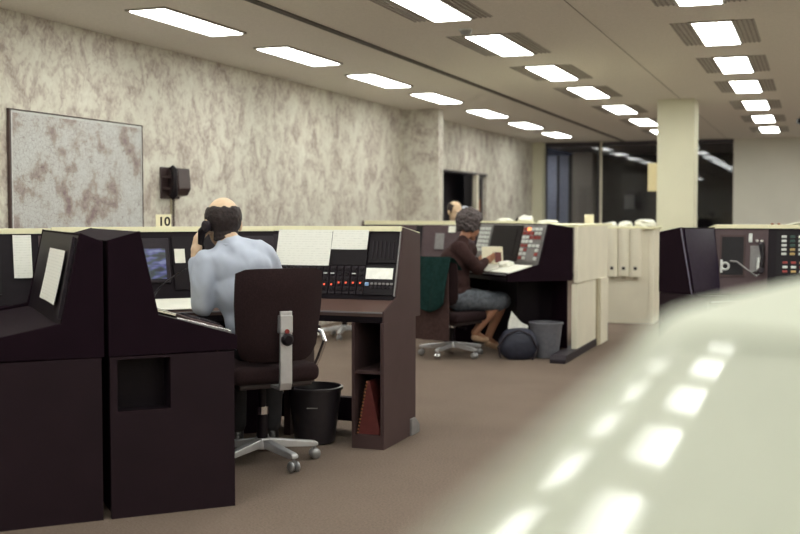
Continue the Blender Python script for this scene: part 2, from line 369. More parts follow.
rows = [(-4.45, 0, 'along the papered wall', 'lights along the papered wall'),
        (-2.55, 1, 'between ceiling track and column', 'lights between track and column'),
        (-0.76, 1, 'over the handset console', 'lights over the keypad console'),
        (1.1, 1, 'over the near counter', 'lights over the near counter'),
        (2.9, 1, 'by the plain cream wall', 'lights by the plain wall')]
ORD = ['first', 'second', 'third', 'fourth', 'fifth', 'sixth', 'seventh', 'eighth', 'ninth', 'tenth', 'eleventh', 'twelfth']
for X, k, lab, grp in rows:
    for q, y in enumerate(YS):
        src = LB if k else LA
        if first[k]: t = src; first[k] = False
        else: t = copy_tree(src)
        t.location = (X, y, H); tag(t, '%s ceiling light from the far end in the row %s' % (ORD[len(YS) - 1 - q], lab), None, grp)
dt = thing('smoke_detector', 'small silver smoke detector on the ceiling beside a light', 'smoke detector', (-2.60, 8.44, H))
obj('base', lathe(BM(), [(0.055, -0.012), (0.055, 0.0)], 20), 'white_key', dt); obj('dome', lathe(BM(), [(0.012, -0.045), (0.035, -0.04), (0.045, -0.02), (0.05, -0.010)], 20), 'grey_metal', dt, smooth=True)
dt = thing('ceiling_speaker', 'small black speaker fixed to the ceiling over the far consoles', 'speaker', (-0.22, 17.4, H))
obj('stem', tube(BM(), [(0, 0, 0), (0, 0, -0.05)], 0.012), 'black_plastic', dt); obj('housing', lathe(BM(), [(0.03, -0.13), (0.065, -0.12), (0.06, -0.06), (0.03, -0.045)], 16), 'black_plastic', dt)

# wall map and wall telephone
mpz = thing('wall_map', 'large framed road map hanging on the papered wall', 'map', (WX, 0, 0))
y0, y1, z0, z1 = 6.48, 8.13, 0.98, 2.045
obj('sheet', box(BM(), 0.005, 0.014, y0, y1, z0, z1), 'map_print', mpz)
bm = BM()
obj('margin', prism(prism(prism(prism(BM(), [(y0, z0), (y0 + 0.022, z0), (y0 + 0.022, z1), (y0, z1)], 0.014, 0.016), [(y0, z1 - 0.018), (y1, z1 - 0.018), (y1, z1), (y0, z1)], 0.014, 0.0162), [(y1 - 0.012, z0), (y1, z0), (y1, z1), (y1 - 0.012, z1)], 0.014, 0.0164), [(y0, z0), (y1, z0), (y1, z0 + 0.04), (y0, z0 + 0.04)], 0.014, 0.0166), 'map_margin', mpz)
for a in ((y0 - 0.022, y0, z0 - 0.02, z1 + 0.008), (y1, y1 + 0.006, z0 - 0.02, z1 + 0.008), (y0, y1, z1, z1 + 0.008), (y0, y1, z0 - 0.02, z0)):
    obj('frame_bar', box(BM(), 0.0, 0.024, a[0], a[1], a[2], a[3], 0.002, 1), 'map_frame', mpz)
ph = thing('wall_telephone', 'dark brown telephone mounted on the papered wall beside the map', 'telephone', (WX, 8.53, 1.435))
obj('backplate', box(BM(), 0, 0.02, -0.11, 0.2, 0.0, 0.28, 0.01), 'phone_brown', ph)
bm = BM(); prism(bm, [(0.02, 0.02), (0.10, 0.03), (0.135, 0.09), (0.12, 0.27), (0.02, 0.28)], 0.0, 0.2, 'y', 0.008); obj('body', bm, 'phone_brown', ph)
bm = BM(); tube(bm, [(0.10, -0.07, 0.01), (0.125, -0.07, 0.03), (0.13, -0.07, 0.14), (0.125, -0.07, 0.25), (0.10, -0.07, 0.27)], [0.03, 0.032, 0.02, 0.032, 0.03], 12)
obj('handset', bm, 'black_plastic', ph, smooth=True)
bm = BM(); box(bm, 0.015, 0.10, -0.09, -0.05, 0.08, 0.10); box(bm, 0.015, 0.10, -0.09, -0.05, 0.18, 0.20); obj('cradle', bm, 'phone_brown', ph)
bm = BM(); tube(bm, [(0.11 + 0.012 * math.cos(k * 1.6), -0.06 + 0.012 * math.sin(k * 1.6), 0.0 - k * 0.0045) for k in range(75)], 0.004, 5); obj('cord', bm, 'phone_brown', ph)
obj('wall_bracket', box(BM(), 0, 0.01, 0.06, 0.12, -0.14, 0.0), 'cream_dim', ph)
for y in (0.03, 0.15): obj('screw', lathe(BM(), [(0.006, -0.004), (0.006, 0.0)], 8), 'grey_metal', ph, (0.012, y, 0.02), (0, PI / 2, 0))

# ================================================================== consoles
# local frame: x along the console, back at y = 0, front toward -y
def fascia_y(P, z):
    D, a, b, zt, zb = P
    return -b + (z - zb) / (zt - zb) * (b - a)
def console(name, label, loc, rot, L_, P, body='plum', fascia='black_fascia', desk='plum', low='plum_panel', left_end=True, right_end=True, lower='panels', group=None, back='plum', cat='console', zd=0.765, end_t=0.028, drop=0.0, side_in=0.0):
    """P = depth, top-front distance from back, fascia foot distance from back, top height, desk-back height"""
    D, a, b, zt, zb = P
    t = thing(name, label, cat, (loc[0], loc[1], 0), rot, group)
    prof = [(0, 0.695), (0, zt - 0.038), (-a, zt), (-b, zb), (-D, zd), (-D, 0.70)]
    for on, x0, x1 in ((left_end, 0.0, end_t), (right_end, L_ - end_t, L_)):
        if on: obj('end_panel', prism(BM(), prof, x0, x1, 'x', 0.003), body, t)
    xa, xb = (end_t if left_end else 0.0), (L_ - end_t if right_end else L_)
    df = max(0.0, drop - 0.012); sl = (b - a) / (zt - zb)      # the fascia stops under the ledge lip
    obj('fascia', prism(BM(), [(-a - df * sl, zt - 0.012 - df), (-b, zb - 0.012), (-b + 0.03, zb - 0.02), (-a + 0.03 - df * sl, zt - 0.02 - df)], xa, xb), fascia, t)
    dk = max(0.0, drop - 0.012)
    obj('top_panel', prism(BM(), [(0, zt - 0.04 - dk), (-a + (0.021 if drop else 0.0), zt - 0.003 - drop), (-a + (0.026 if drop else 0.005), zt - 0.02 - drop), (0, zt - 0.06 - dk)], xa, xb), body, t)
    obj('desk_top', prism(BM(), [(-b + 0.02, zb - 0.01), (-D + 0.004, zd - 0.006), (-D + 0.004, zd - 0.03), (-b + 0.02, zb - 0.045)], xa, xb), desk, t)
    obj('apron', box(BM(), xa, xb, -D + 0.012, -D + 0.03, 0.70, zd - 0.028), 'black_plastic', t)
    obj('edge_trim', box(BM(), xa, xb, -D - 0.003, -D + 0.006, zd - 0.012, zd - 0.004), 'grey_metal', t)
    obj('back_panel', box(BM(), xa, xb, -0.02, 0.0, 0.70 if lower != 'open' else 0.69, zt - 0.045 - (dk + 0.004 if drop else 0.0)), back, t)
    if lower == 'panels':
        for on, x0, x1 in ((True, 0.004, 0.03), (True, L_ - 0.03 - side_in, L_ - 0.004 - side_in)):
            obj('side_panel', box(BM(), x0, x1, -D + 0.02, -0.004, 0.0, 0.693), low, t)
        obj('modesty_panel', box(BM(), 0.03, L_ - 0.03, -0.03, -0.01, 0.02, 0.70), low, t)
        obj('kick_panel', box(BM(), 0.03, L_ - 0.03, -b - 0.02, -b, 0.02, 0.70), 'plum', t)
    return t
def mitre(roots, px, py, nx, ny):
    """cut consoles at the vertical plane where two of them meet; keeps the side the normal (nx, ny) points away from"""
    bpy.context.view_layer.update()
    todo = list(roots)
    while todo:
        o = todo.pop(); todo += list(o.children)
        if o.type != 'MESH': continue
        n_ = Vector((nx, ny, 0)); ds = [(o.matrix_world @ v.co - Vector((px, py, 0))).dot(n_) for v in o.data.vertices]
        if not ds or max(ds) <= 0 or min(ds) >= 0: continue
        Mi = o.matrix_world.inverted(); bm = BM(); bm.from_mesh(o.data)
        co = Mi @ Vector((px, py, 0)); no = (o.matrix_world.to_3x3().transposed() @ n_).normalized()
        g = bmesh.ops.bisect_plane(bm, geom=bm.verts[:] + bm.edges[:] + bm.faces[:], dist=1e-6, plane_co=co, plane_no=no, clear_outer=True)
        bmesh.ops.holes_fill(bm, edges=[e for e in bm.edges if e.is_boundary], sides=0)
        bmesh.ops.recalc_face_normals(bm, faces=bm.faces[:]); bm.to_mesh(o.data); bm.free()
def plate(name, parent, P, x0, x1, z0, z1, material, th=0.006, off=0.0, bev=0.0):
    """a flat piece lying on a console's sloping fascia"""
    D, a, b, zt, zb = P; ang = math.atan2(b - a, zt - zb)
    k = 1 / math.cos(ang); cz = (z0 + z1) / 2; h = (z1 - z0) / 2 * k
    bm = BM(); box(bm, -(x1 - x0) / 2, (x1 - x0) / 2, -th - off, -off + 0.003, -h, h, bev, 1)
    return obj(name, bm, material, parent, ((x0 + x1) / 2, fascia_y(P, cz - 0.012), cz - 0.0), (-ang, 0, 0))
def on_fascia(t, P, x, z, off=0.0):
    """world place and rotation of a point on the fascia of console t"""
    D, a, b, zt, zb = P; ang = math.atan2(b - a, zt - zb); rz = t.rotation_euler.z
    y = fascia_y(P, z - 0.012) - off
    return (t.location.x + x * math.cos(rz) - y * math.sin(rz), t.location.y + x * math.sin(rz) + y * math.cos(rz), z), (-ang, 0, rz)
def pinned(name, label, cat, t, P, x0, x1, z0, z1, material='typed_paper', curl=0.006, group=None, off=0.009):
    """a loose sheet fixed on the fascia: its own thing, a slightly curled thin sheet"""
    loc, rot = on_fascia(t, P, (x0 + x1) / 2, (z0 + z1) / 2, off)
    ang = -rot[0]; h = (z1 - z0) / 2 / math.cos(ang); wd = (x1 - x0) / 2
    bm = BM(); n = 6; front, backv = [], []
    for i in range(n + 1):
        u = -1 + 2 * i / n
        for lst, o_ in ((front, 0.0), (backv, 0.0015)):
            lst.append([bm.verts.new((wd * u, -0.001 - curl * (u * u) * (0.4 + 0.6 * (v < 0)) + o_, h * v)) for v in (-1, 0, 1)])
    for i in range(n):
        for j in range(2):
            bm.faces.new((front[i][j], front[i + 1][j], front[i + 1][j + 1], front[i][j + 1])); bm.faces.new((backv[i][j], backv[i][j + 1], backv[i + 1][j + 1], backv[i + 1][j]))
    for i in range(n):
        for j in (0, 2): bm.faces.new((front[i][j], backv[i][j], backv[i + 1][j], front[i + 1][j]))
    for i in (0, n):
        for j in range(2): bm.faces.new((front[i][j], front[i][j + 1], backv[i][j + 1], backv[i][j]))
    o = obj(name, bm, material, None, loc, rot)
    return tag(o, label, cat, group)
def ledge(name, label, loc, rot, x0, x1, P, lip=0.03, group=None, zoff=0.0):
    D, a, b, zt, zb = P
    bm = BM(); prism(bm, [(0.02, zt - 0.040 + zoff), (-a - 0.012, zt + zoff), (-a - 0.016, zt - lip + zoff), (-a + 0.02, zt - lip + zoff), (0.02, zt - 0.055 + zoff)], x0, x1, 'x', 0.002)
    o = obj(name, bm, 'cream_ledge', None, (loc[0], loc[1], 0), (0, 0, rot)); return tag(o, label, 'ledge', group)

PW = (0.56, 0.137, 0.21, 1.228, 0.865)     # narrow wing
PU = (0.60, 0.285, 0.40, 1.224, 0.826)     # fascia console
P2 = (0.68, 0.255, 0.346, 1.214, 0.845)
PS = (0.58, 0.25, 0.385, 1.20, 0.70)

# --- the near wing beside the man (faces him), end panel with a dark recess
wingM = console('console_wing', 'dark plum console wing with a square recess in its end panel', (-2.79, 3.95), math.radians(135), 1.278, PW, lower='none')
bm = BM()
for a in ((0.0, 0.028, -0.545, -0.262, 0, 0.693), (0.0, 0.028, -0.262, -0.034, 0, 0.458), (0.0, 0.028, -0.034, -0.004, 0, 0.693), (0.0, 0.028, -0.262, -0.034, 0.682, 0.693)): box(bm, *a)
obj('side_panel', bm, 'plum_panel', wingM)
bm = BM(); box(bm, 0.13, 0.15, -0.28, -0.02, 0.43, 0.70); box(bm, 0.028, 0.15, -0.275, -0.262, 0.43, 0.693); box(bm, 0.028, 0.15, -0.034, -0.02, 0.43, 0.693); box(bm, 0.028, 0.15, -0.27, -0.02, 0.44, 0.455)
obj('recess_box', bm, 'black_plastic', wingM)
obj('side_panel', box(BM(), 1.248, 1.276, -0.545, -0.004, 0, 0.693), 'plum_panel', wingM)
obj('modesty_panel', box(BM(), 0.03, 1.248, -0.03, -0.008, 0.02, 0.70), 'plum', wingM)
obj('kick_panel', box(BM(), 0.16, 1.248, -0.30, -0.28, 0.02, 0.70), 'plum', wingM)
obj('grey_rail', prism(BM(), [(-0.215, 0.868), (-0.545, 0.775), (-0.545, 0.769), (-0.215, 0.862)], 0.035, 0.05), 'mid_grey', wingM)
# --- the wing of the neighbouring console, back to back with it
Lw = 1.278
wingL = console('console_wing', 'dark plum console wing with a paper strip on its sloping face', (-2.803 - Lw * 0.7071, 3.937 + Lw * 0.7071), -R45, Lw, (0.60, 0.094, 0.172, 1.222, 0.84), lower='none')
obj('side_panel', box(BM(), Lw - 0.03, Lw - 0.002, -0.585, -0.012, 0, 0.693), 'plum_panel', wingL)
obj('side_panel', box(BM(), 0.002, 0.03, -0.585, -0.012, 0, 0.693), 'plum_panel', wingL)
obj('modesty_panel', box(BM(), 0.03, Lw - 0.03, -0.03, -0.008, 0.02, 0.70), 'plum', wingL)
PL = (0.60, 0.094, 0.172, 1.222, 0.84)
pinned('paper_strip', 'long white paper strip stuck to the wing behind the square-recess one', 'paper', wingL, PL, Lw - 0.72, Lw - 0.22, 0.905, 1.14)
obj('face_rail', prism(BM(), [(-0.10, 1.20), (-0.165, 0.86), (-0.18, 0.86), (-0.115, 1.205)], Lw - 0.10, Lw - 0.06), 'dark_grey', wingL)

# --- spine of the bay: middle console facing the man, and its continuation
JX, JY = -3.035, 5.965
def spine(s): return (JX + 0.7071 * s, JY + 0.7071 * s)
back45 = (-0.7071 * 0.285, 0.7071 * 0.285)
s0 = -1.28
o_ = spine(s0); locM = (o_[0] + back45[0], o_[1] + back45[1])
LM = 1.28
unitM = console('operator_console', 'black operator console with a small lit monitor behind the telephoning man', locM, R45, LM + 0.118, PU, left_end=False, right_end=False, desk='brown_desk', lower='panels', drop=0.024, side_in=0.74)
def mx_(s): return s - s0
scr = plate('monitor_bezel', unitM, PU, mx_(-1.02), mx_(-0.64), 0.91, 1.16, 'dark_grey', 0.012, 0, 0.004)
sc = plate('monitor_screen', unitM, PU, mx_(-0.92), mx_(-0.665), 0.93, 1.10, 'screen_picture', 0.004, 0.012)
plate('dark_panel', unitM, PU, mx_(-0.62), mx_(-0.30), 0.87, 1.17, 'black_plastic', 0.006)
plate('dark_panel', unitM, PU, mx_(-0.28), mx_(-0.01), 0.87, 1.17, 'dark_grey', 0.006)
pinned('paper_note', 'small white note stuck beside the lit monitor', 'paper', unitM, PU, mx_(-0.612), mx_(-0.552), 1.02, 1.10, 'paper', 0.003)
o_ = spine(-2.9); LN = 1.615
unitN = console('operator_console', 'black operator console with a white sheet beyond the paired wings', (o_[0] + back45[0], o_[1] + back45[1]), R45, LN, PU, left_end=True, right_end=False, lower='panels', drop=0.030)
pinned('paper_sheet', 'white sheet stuck to the console beyond the paired wings', 'paper', unitN, PU, 2.9 - 1.485, 2.9 - 1.39, 0.955, 1.185)
plate('dark_panel', unitN, PU, 2.9 - 1.9, 2.9 - 1.55, 0.87, 1.17, 'black_plastic', 0.006)
plate('label_plate', unitN, PU, 2.9 - 1.375, 2.9 - 1.345, 0.87, 0.94, 'mid_grey', 0.006)
plate('label_plate', unitN, PU, 2.9 - 1.35, 2.9 - 1.31, 1.12, 1.18, 'brown_fascia', 0.006)
ledgeM = ledge('console_ledge', 'cream ledge along the console top behind the telephoning man', locM, R45, 0.0, LM + 0.125, PU, zoff=0.004)
ledge('console_ledge', 'cream ledge along the console top under the wall map', (spine(-2.9)[0] + back45[0], spine(-2.9)[1] + back45[1]), R45, 0.029, LN, PU, zoff=-0.002)
# white pad left on the neighbouring wing desk
bm = BM(); box(bm, -0.15, 0.15, -0.10, 0.10, 0, 0.012, 0.002, 1)
pd = obj('note_pad', bm, 'paper', None, (-3.93, 4.36, 0.805), (0.0, 0.0, R45)); tag(pd, 'white pad lying on the neighbouring wing desk under the paper strip', 'pad')

# --- right console: typed sheets, switch strips, grille; pedestal with shelf
LRt = 0.95
xR0 = -2.205 - LRt
unitR = console('operator_console', 'brown operator console with switch strips, speaker grille and shelf pedestal', (xR0, 6.25), 0, LRt, PU, body='brown_laminate', desk='brown_desk', left_end=False, right_end=True, lower='none', back='brown_laminate', end_t=0.010, drop=0.022)
def rx(s): return LRt + s              # s measured from the right-hand end
def rxf(s): return LRt + s + 0.018
# pedestal with open niches
bm = BM()
box(bm, rx(-0.02), rx(-0.001), -0.60, -0.08, 0, 0.70); box(bm, rx(-0.192), rx(-0.175), -0.60, -0.08, 0, 0.70)
box(bm, rx(-0.175), rx(-0.02), -0.12, -0.08, 0, 0.70); box(bm, rx(-0.175), rx(-0.02), -0.60, -0.12, 0.0, 0.075)
obj('pedestal', bm, 'brown_laminate', unitR)
obj('shelf', box(BM(), rx(-0.176), rx(-0.019), -0.585, -0.12, 0.415, 0.433), 'brown_laminate', unitR)
bm = BM(); prism(bm, [(0.02, 0.0), (0.16, 0.0), (0.16, 0.05), (0.09, 0.10), (0.02, 0.10)], rx(-0.055), rx(0.012), 'x', 0.006)
obj('foot', bm, 'mid_grey', unitR, (0, -0.20, 0))
obj('foot_rail', box(BM(), -0.3, rx(-0.19), -0.16, -0.10, 0.06, 0.20), 'plum', unitR)
bm = BM(); box(bm, 0.24, 0.28, -0.40, -0.06, 0, 0.70); obj('support_leg', bm, 'brown_laminate', unitR)
obj('side_edge', prism(BM(), [(-0.288, 1.20), (-0.403, 0.835), (-0.41, 0.835), (-0.295, 1.205)], rx(-0.018), rx(-0.010)), 'mid_grey', unitR)
plate('dark_panel', unitR, PU, rxf(-0.84), rxf(-0.802), 0.87, 1.18, 'dark_grey', 0.005)
plate('blank_panel', unitR, PU, rxf(-0.455), rxf(-0.222), 1.005, 1.185, 'black_plastic', 0.005)
# speaker grille
gp = plate('speaker_grille', unitR, PU, rxf(-0.212), rxf(-0.04), 1.02, 1.18, 'black_plastic', 0.006)
for k in range(6):
    bm = BM(); box(bm, -0.003, 0.003, -0.012, -0.003, -0.06, 0.045)
    obj('slat', bm, 'dark_grey', gp, (-0.062 + k * 0.025, 0, 0))
# control block: lit label, blue button, two rows of keys
cb = plate('control_block', unitR, PU, rxf(-0.222), rxf(-0.035), 0.84, 1.005, 'black_plastic', 0.006)
plate('lit_label', unitR, PU, rxf(-0.216), rxf(-0.052), 0.928, 0.990, 'label_lit', 0.008)
bm = BM(); box(bm, -0.012, 0.012, -0.016, -0.004, -0.01, 0.01, 0.003, 1); obj('blue_button', bm, 'blue_key', cb, (-0.075, 0, -0.025))
for k in range(6):
    for j in range(2):
        bm = BM(); box(bm, -0.008, 0.008, -0.014, -0.004, -0.006, 0.006, 0.002, 1); obj('key', bm, 'mid_grey' if j == 0 else 'dark_grey', cb, (-0.045 + k * 0.024, 0, -0.022 - j * 0.02))
# switch strips
for k in range(13):
    xk = rxf(-0.80) + 0.022 + k * 0.0445
    st = plate('switch_strip', unitR, PU, xk - 0.017, xk + 0.017, 0.842, 1.0, 'dark_grey', 0.006)
    bm = BM()
    for j in range(5): box(bm, -0.012, 0.012, -0.014, -0.005, -0.065 + j * 0.029, -0.046 + j * 0.029, 0.002, 1)
    obj('rocker', bm, 'black_plastic', st)
    bm = BM(); box(bm, -0.005, 0.005, -0.016, -0.010, -0.006, 0.004); obj('indicator', bm, 'red_lamp', st, (0, 0, -0.03 + (0.012 if k > 8 else 0.0)))
    if k in (7, 8, 11): bm = BM(); box(bm, -0.012, 0.012, -0.016, -0.012, -0.003, 0.003); obj('name_tag', bm, 'white_key', st, (0, 0, 0.035))
pinned('typed_sheet', 'large white typed sheet covering the switch console fascia', 'paper', unitR, PU, rxf(-0.80), rxf(-0.452), 1.0, 1.207)
pinned('typed_sheet', 'smaller white typed sheet beside the speaker grille', 'paper', unitR, PU, rxf(-0.448), rxf(-0.224), 1.095, 1.207)
ledgeR = ledge('console_ledge', 'cream ledge along the top of the switch strip console', (xR0, 6.25), 0, -0.01, rx(-0.010), PU, zoff=0.006)
mitre([unitM, ledgeM], JX, JY, 0.9239, 0.3827); mitre([unitR, ledgeR], JX, JY, -0.9239, -0.3827)
# folder in the pedestal niche
rf = thing('ring_folder', 'red comb-bound folder leaning in the console pedestal niche', 'folder', (xR0 + rx(-0.165), 5.68, 0.075))
bm = BM(); prism(bm, [(0.0, 0.0), (0.13, 0.0), (0.13, 0.02), (0.068, 0.30), (0.055, 0.30)], 0, 0.24, 'y', 0.002); obj('cover', bm, 'red_folder', rf)
for k in range(16):
    t_ = k / 15; bm = BM(); ball(bm, (0, 0, 0), 0.006, 8, 5)
    obj('binding_ring', bm, 'amber_brown', rf, (-0.002 + 0.055 * t_, -0.002, 0.008 + 0.285 * t_))

# number card on the ledge
nc = thing('number_card', 'small white card numbered 10 standing on the ledge', 'card', (-3.63, 5.70, 1.207), R45 - 0.1)
obj('card', box(BM(), -0.045, 0.045, -0.004, 0.004, 0, 0.09, 0.002, 1), 'paper_cream', nc)
text_obj('numeral', '10', 0.072, 'ink', nc, (0.004, -0.005, 0.046), (PI / 2, 0, 0))
obj('card_foot', box(BM(), -0.04, 0.04, -0.004, 0.03, 0, 0.004), 'paper_cream', nc)

# --- the woman's bay
LW2 = 1.30
wing2 = console('console_wing', 'black console wing with button grid and dark monitor facing the reading woman', (-2.06 - LW2 * 0.7071, 10.0 + LW2 * 0.7071), -R45, LW2, P2, body='plum', fascia='mid_grey', desk='plum', low='plum', lower='none', back='cream_paint')
def wx_(s): return LW2 - s
obj('side_panel', box(BM(), 0.003, 0.03, -0.66, -0.004, 0, 0.693), 'plum', wing2)
bm = BM(); box(bm, 0.03, LW2 - 0.06, -0.03, -0.012, 0.072, 0.70); box(bm, 0.03, LW2 - 0.17, -0.03, -0.012, 0.0, 0.072)
obj('modesty_panel', bm, 'plum', wing2)
obj('kick_panel', box(BM(), 0.03, LW2 - 0.30, -0.16, -0.14, 0.0, 0.70), 'black_plastic', wing2)
obj('side_panel', box(BM(), LW2 - 0.325, LW2 - 0.30, -0.40, -0.03, 0, 0.693), 'black_plastic', wing2)
plate('monitor_bezel', wing2, P2, wx_(0.97), wx_(0.42), 0.86, 1.19, 'black_plastic', 0.008)
plate('monitor_screen', wing2, P2, wx_(0.90), wx_(0.50), 0.90, 1.15, 'gloss_screen', 0.004, 0.008)
bp = plate('button_panel', wing2, P2, wx_(0.40), wx_(0.05), 0.86, 1.19, 'mid_grey', 0.006)
for i in range(5):
    for j in range(8):
        if j in (4,) and i > 2: continue
        if j < 3 and i in (2, 3): continue
        bm = BM(); box(bm, -0.024, 0.024, -0.016, -0.004, -0.014, 0.014, 0.003, 1)
        mm_ = 'orange_lamp' if (i, j) == (1, 7) else ('red_key' if (i * 5 + j * 3) % 7 in (0, 2, 4) else 'white_key')
        obj('push_button', bm, mm_, bp, (-0.135 + i * 0.067, 0, -0.135 + j * 0.039))
kp = plate('key_panel', wing2, P2, wx_(1.24), wx_(1.0), 0.90, 1.19, 'mid_grey', 0.006)
for i in range(3):
    for j in range(6):
        bm = BM(); box(bm, -0.03, 0.03, -0.016, -0.004, -0.016, 0.016, 0.003, 1); obj('push_button', bm, 'white_key', kp, (-0.075 + i * 0.075, 0, -0.1 + j * 0.042))
# row behind her
unitW = console('operator_console', 'brown fronted console row behind the reading woman', (-4.75, 11.79), 0, 1.95, PU, body='brown_laminate', fascia='brown_fascia', desk='plum', right_end=False, drop=0.041)
plate('dark_recess', unitW, PU, 0.66, 0.73, 0.87, 1.17, 'black_plastic', 0.008)
plate('grey_panel', unitW, PU, 0.885, 0.985, 0.92, 1.09, 'mid_grey', 0.008)
pinned('paper_note', 'white note stuck on the brown console row behind the woman', 'paper', unitW, PU, 1.03, 1.11, 1.10, 1.17, 'paper', 0.003)
plate('white_knob_plate', unitW, PU, 0.665, 0.70, 0.98, 1.03, 'white_key', 0.012)
ledge('console_ledge', 'cream ledge along the top of the brown console row', (-4.75, 11.79), 0, 0.029, 1.95, PU, lip=0.045, zoff=0.002)
# cream housing behind the wing: side, top, leg and foot
ch = thing('console_housing', 'cream painted housing closing the back of the black wing', 'housing', (-2.05, 10.0, 0))
obj('side_panel', prism(BM(), [(0.012, 0.675), (1.55, 0.655), (1.55, 1.20), (0.012, 1.178)], 0.0, 0.035), 'cream_paint', ch)
obj('top_panel', slab(BM(), [(-0.02, 0.03), (0.036, 0.012), (0.036, 1.82), (-0.72, 1.82), (-0.72, 0.78)], 1.18, 1.2), 'cream_ledge', ch)
obj('leg_panel', box(BM(), -0.02, 0.03, 0.015, 0.94, 0.065, 0.66), 'cream_paint', ch)
obj('leg_panel', box(BM(), -0.005, 0.05, 0.94, 1.05, 0.0, 0.66), 'cream_dim', ch)
obj('leg_panel', box(BM(), -0.02, 0.06, 1.05, 1.45, 0.0, 0.66), 'cream_paint', ch)
bm = BM(); prism(bm, [(-0.52, 0.0), (1.15, 0.0), (1.15, 0.07), (-0.46, 0.07), (-0.52, 0.035)], -0.10, 0.04, 'x', 0.006); obj('foot_bar', bm, 'dark_grey', ch)

# cream ribbed cabinet further back
fc = thing('ribbed_cabinet', 'cream cabinet with three ribbed covers and square slots', 'cabinet', (-1.9, 13.3, 0))
obj('carcass', box(BM(), -0.48, 0.07, 0.0, 0.5, 0.0, 1.12, 0.005), 'cream_paint', fc)
obj('corner_post', box(BM(), 0.07, 0.13, -0.02, 0.5, 0, 1.122, 0.008), 'cream_paint', fc)
for k in range(3):
    x0 = -0.425 + k * 0.138
    bm = BM(); n = 8
    pts = [(x0, 0.01)] + [(x0 + 0.134 * (0.5 - 0.5 * math.cos(PI * i / n)), -0.035 - 0.03 * math.sin(PI * i / n)) for i in range(n + 1)] + [(x0 + 0.134, 0.01)]
    prism(bm, pts, 0.555 + 0.01 * (k % 2), 1.13, 'z')
    rb = obj('ribbed_cover', bm, 'cream_paint', fc)
    obj('slot', box(BM(), x0 + 0.05, x0 + 0.085, -0.0675, -0.05, 0.64, 0.675), 'black_plastic', rb)
    obj('lower_tab', box(BM(), x0 + 0.045, x0 + 0.09, -0.05, 0.0, 0.53, 0.556), 'cream_dim', rb)
obj('top_board', box(BM(), -0.5, 0.15, -0.05, 0.52, 1.12, 1.15, 0.006), 'cream_ledge', fc)
def crumpled(name, label, cat, loc, size, material='paper', group=None, seed=0):
    bm = BM(); bmesh.ops.create_icosphere(bm, subdivisions=3, radius=1.0)
    for v in bm.verts:
        n_ = noise.noise(v.co * 1.7 + Vector((seed, seed * 2, 0))) * 0.35 + noise.noise(v.co * 4 + Vector((0, seed, 3))) * 0.15
        v.co *= 1 + n_
        v.co = Vector((v.co.x * size[0], v.co.y * size[1], max(-0.6, v.co.z) * size[2] + 0.6 * size[2]))
    return tag(obj(name, bm, material, None, loc), label, cat, group)
# papers heaped on the cabinet
for k, (dx, size) in enumerate([(-0.41, (0.078, 0.12, 0.035)), (-0.235, (0.078, 0.12, 0.042)), (0.0, (0.125, 0.13, 0.06))]):
    crumpled('paper_heap', ['flattest heap of white paper on the ribbed cabinet', 'middle heap of white paper on the ribbed cabinet', 'largest heap of white paper on the ribbed cabinet by its corner post'][k], 'paper', (-1.9 + dx, 13.45, 1.147), size, seed=7 + k, group='paper heaps on the ribbed cabinet')

# things on the far ledges
for x, lab in ((-2.21, 'small cream card standing on the housing by the ribbed cabinet'),):
    k = thing('number_card', lab, 'card', (x, 11.55, 1.2)); obj('card', box(BM(), -0.05, 0.05, -0.004, 0.004, 0, 0.095, 0.002, 1), 'paper_cream', k); obj('card_foot', box(BM(), -0.05, 0.05, -0.004, 0.04, 0, 0.004), 'paper_cream', k)
crumpled('crumpled_paper', 'low crumpled white paper on the ledge above the dark monitor', 'paper', (-3.13, 11.62, 1.211), (0.09, 0.06, 0.03), seed=1)
crumpled('crumpled_paper', 'taller crumpled white paper on the housing behind the button grid', 'paper', (-2.90, 11.6, 1.213), (0.08, 0.06, 0.045), seed=2)
crumpled('crumpled_paper', 'flat crumpled white paper on the housing beside the taller one', 'paper', (-2.64, 11.55, 1.198), (0.11, 0.07, 0.025), seed=3)
tag(obj('ink_bottle', lathe(BM(), [(0.022, 0), (0.022, 0.035), (0.012, 0.04), (0.012, 0.055)], 14), 'black_plastic', None, (-3.0, 11.645, 1.205)), 'small black bottle on the ledge above the dark monitor', 'bottle')

# --- the right-hand bay with handset console
s1 = console('console_wing', 'dark violet console end with a glossy blank sloping face', (-1.134, 8.786), R45, 0.4385, PS, body='plum', fascia='violet_gloss', lower='panels', zd=0.66, right_end=False, side_in=0.30)
obj('edge_strip', prism(BM(), [(-0.25, 1.19), (-0.385, 0.70), (-0.392, 0.70), (-0.257, 1.194)], 0.0, 0.01), 'edge_violet', s1)
plate('face_panel', s1, PS, 0.03, 0.305, 0.72, 1.185, 'violet_gloss', 0.006)
s2 = console('operator_console', 'brown console with dark screen and hung telephone handset', (-0.8235, 9.09), 0, 0.4935, PS, body='brown_fascia', fascia='brown_fascia', left_end=False, right_end=False, desk='brown_desk', zd=0.66, drop=0.008)
plate('dark_screen', s2, PS, 0.1585, 0.3185, 0.84, 1.125, 'gloss_screen', 0.006)
plate('screen_frame', s2, PS, 0.1435, 0.3335, 0.825, 1.14, 'brown_laminate', 0.003)
plate('white_switch', s2, PS, 0.3535, 0.3785, 1.085, 1.15, 'white_key', 0.012)
hk = plate('handset_cradle', s2, PS, 0.3655, 0.4635, 0.86, 1.06, 'mid_grey', 0.003)
bm = BM(); prism(bm, [(-0.045, 0.10), (-0.01, 0.06), (0.035, 0.10), (0.03, 0.0), (0.02, -0.10), (-0.02, -0.10)], -0.02, -0.004, 'y', 0.003); obj('cradle_fork', bm, 'mid_grey', hk)
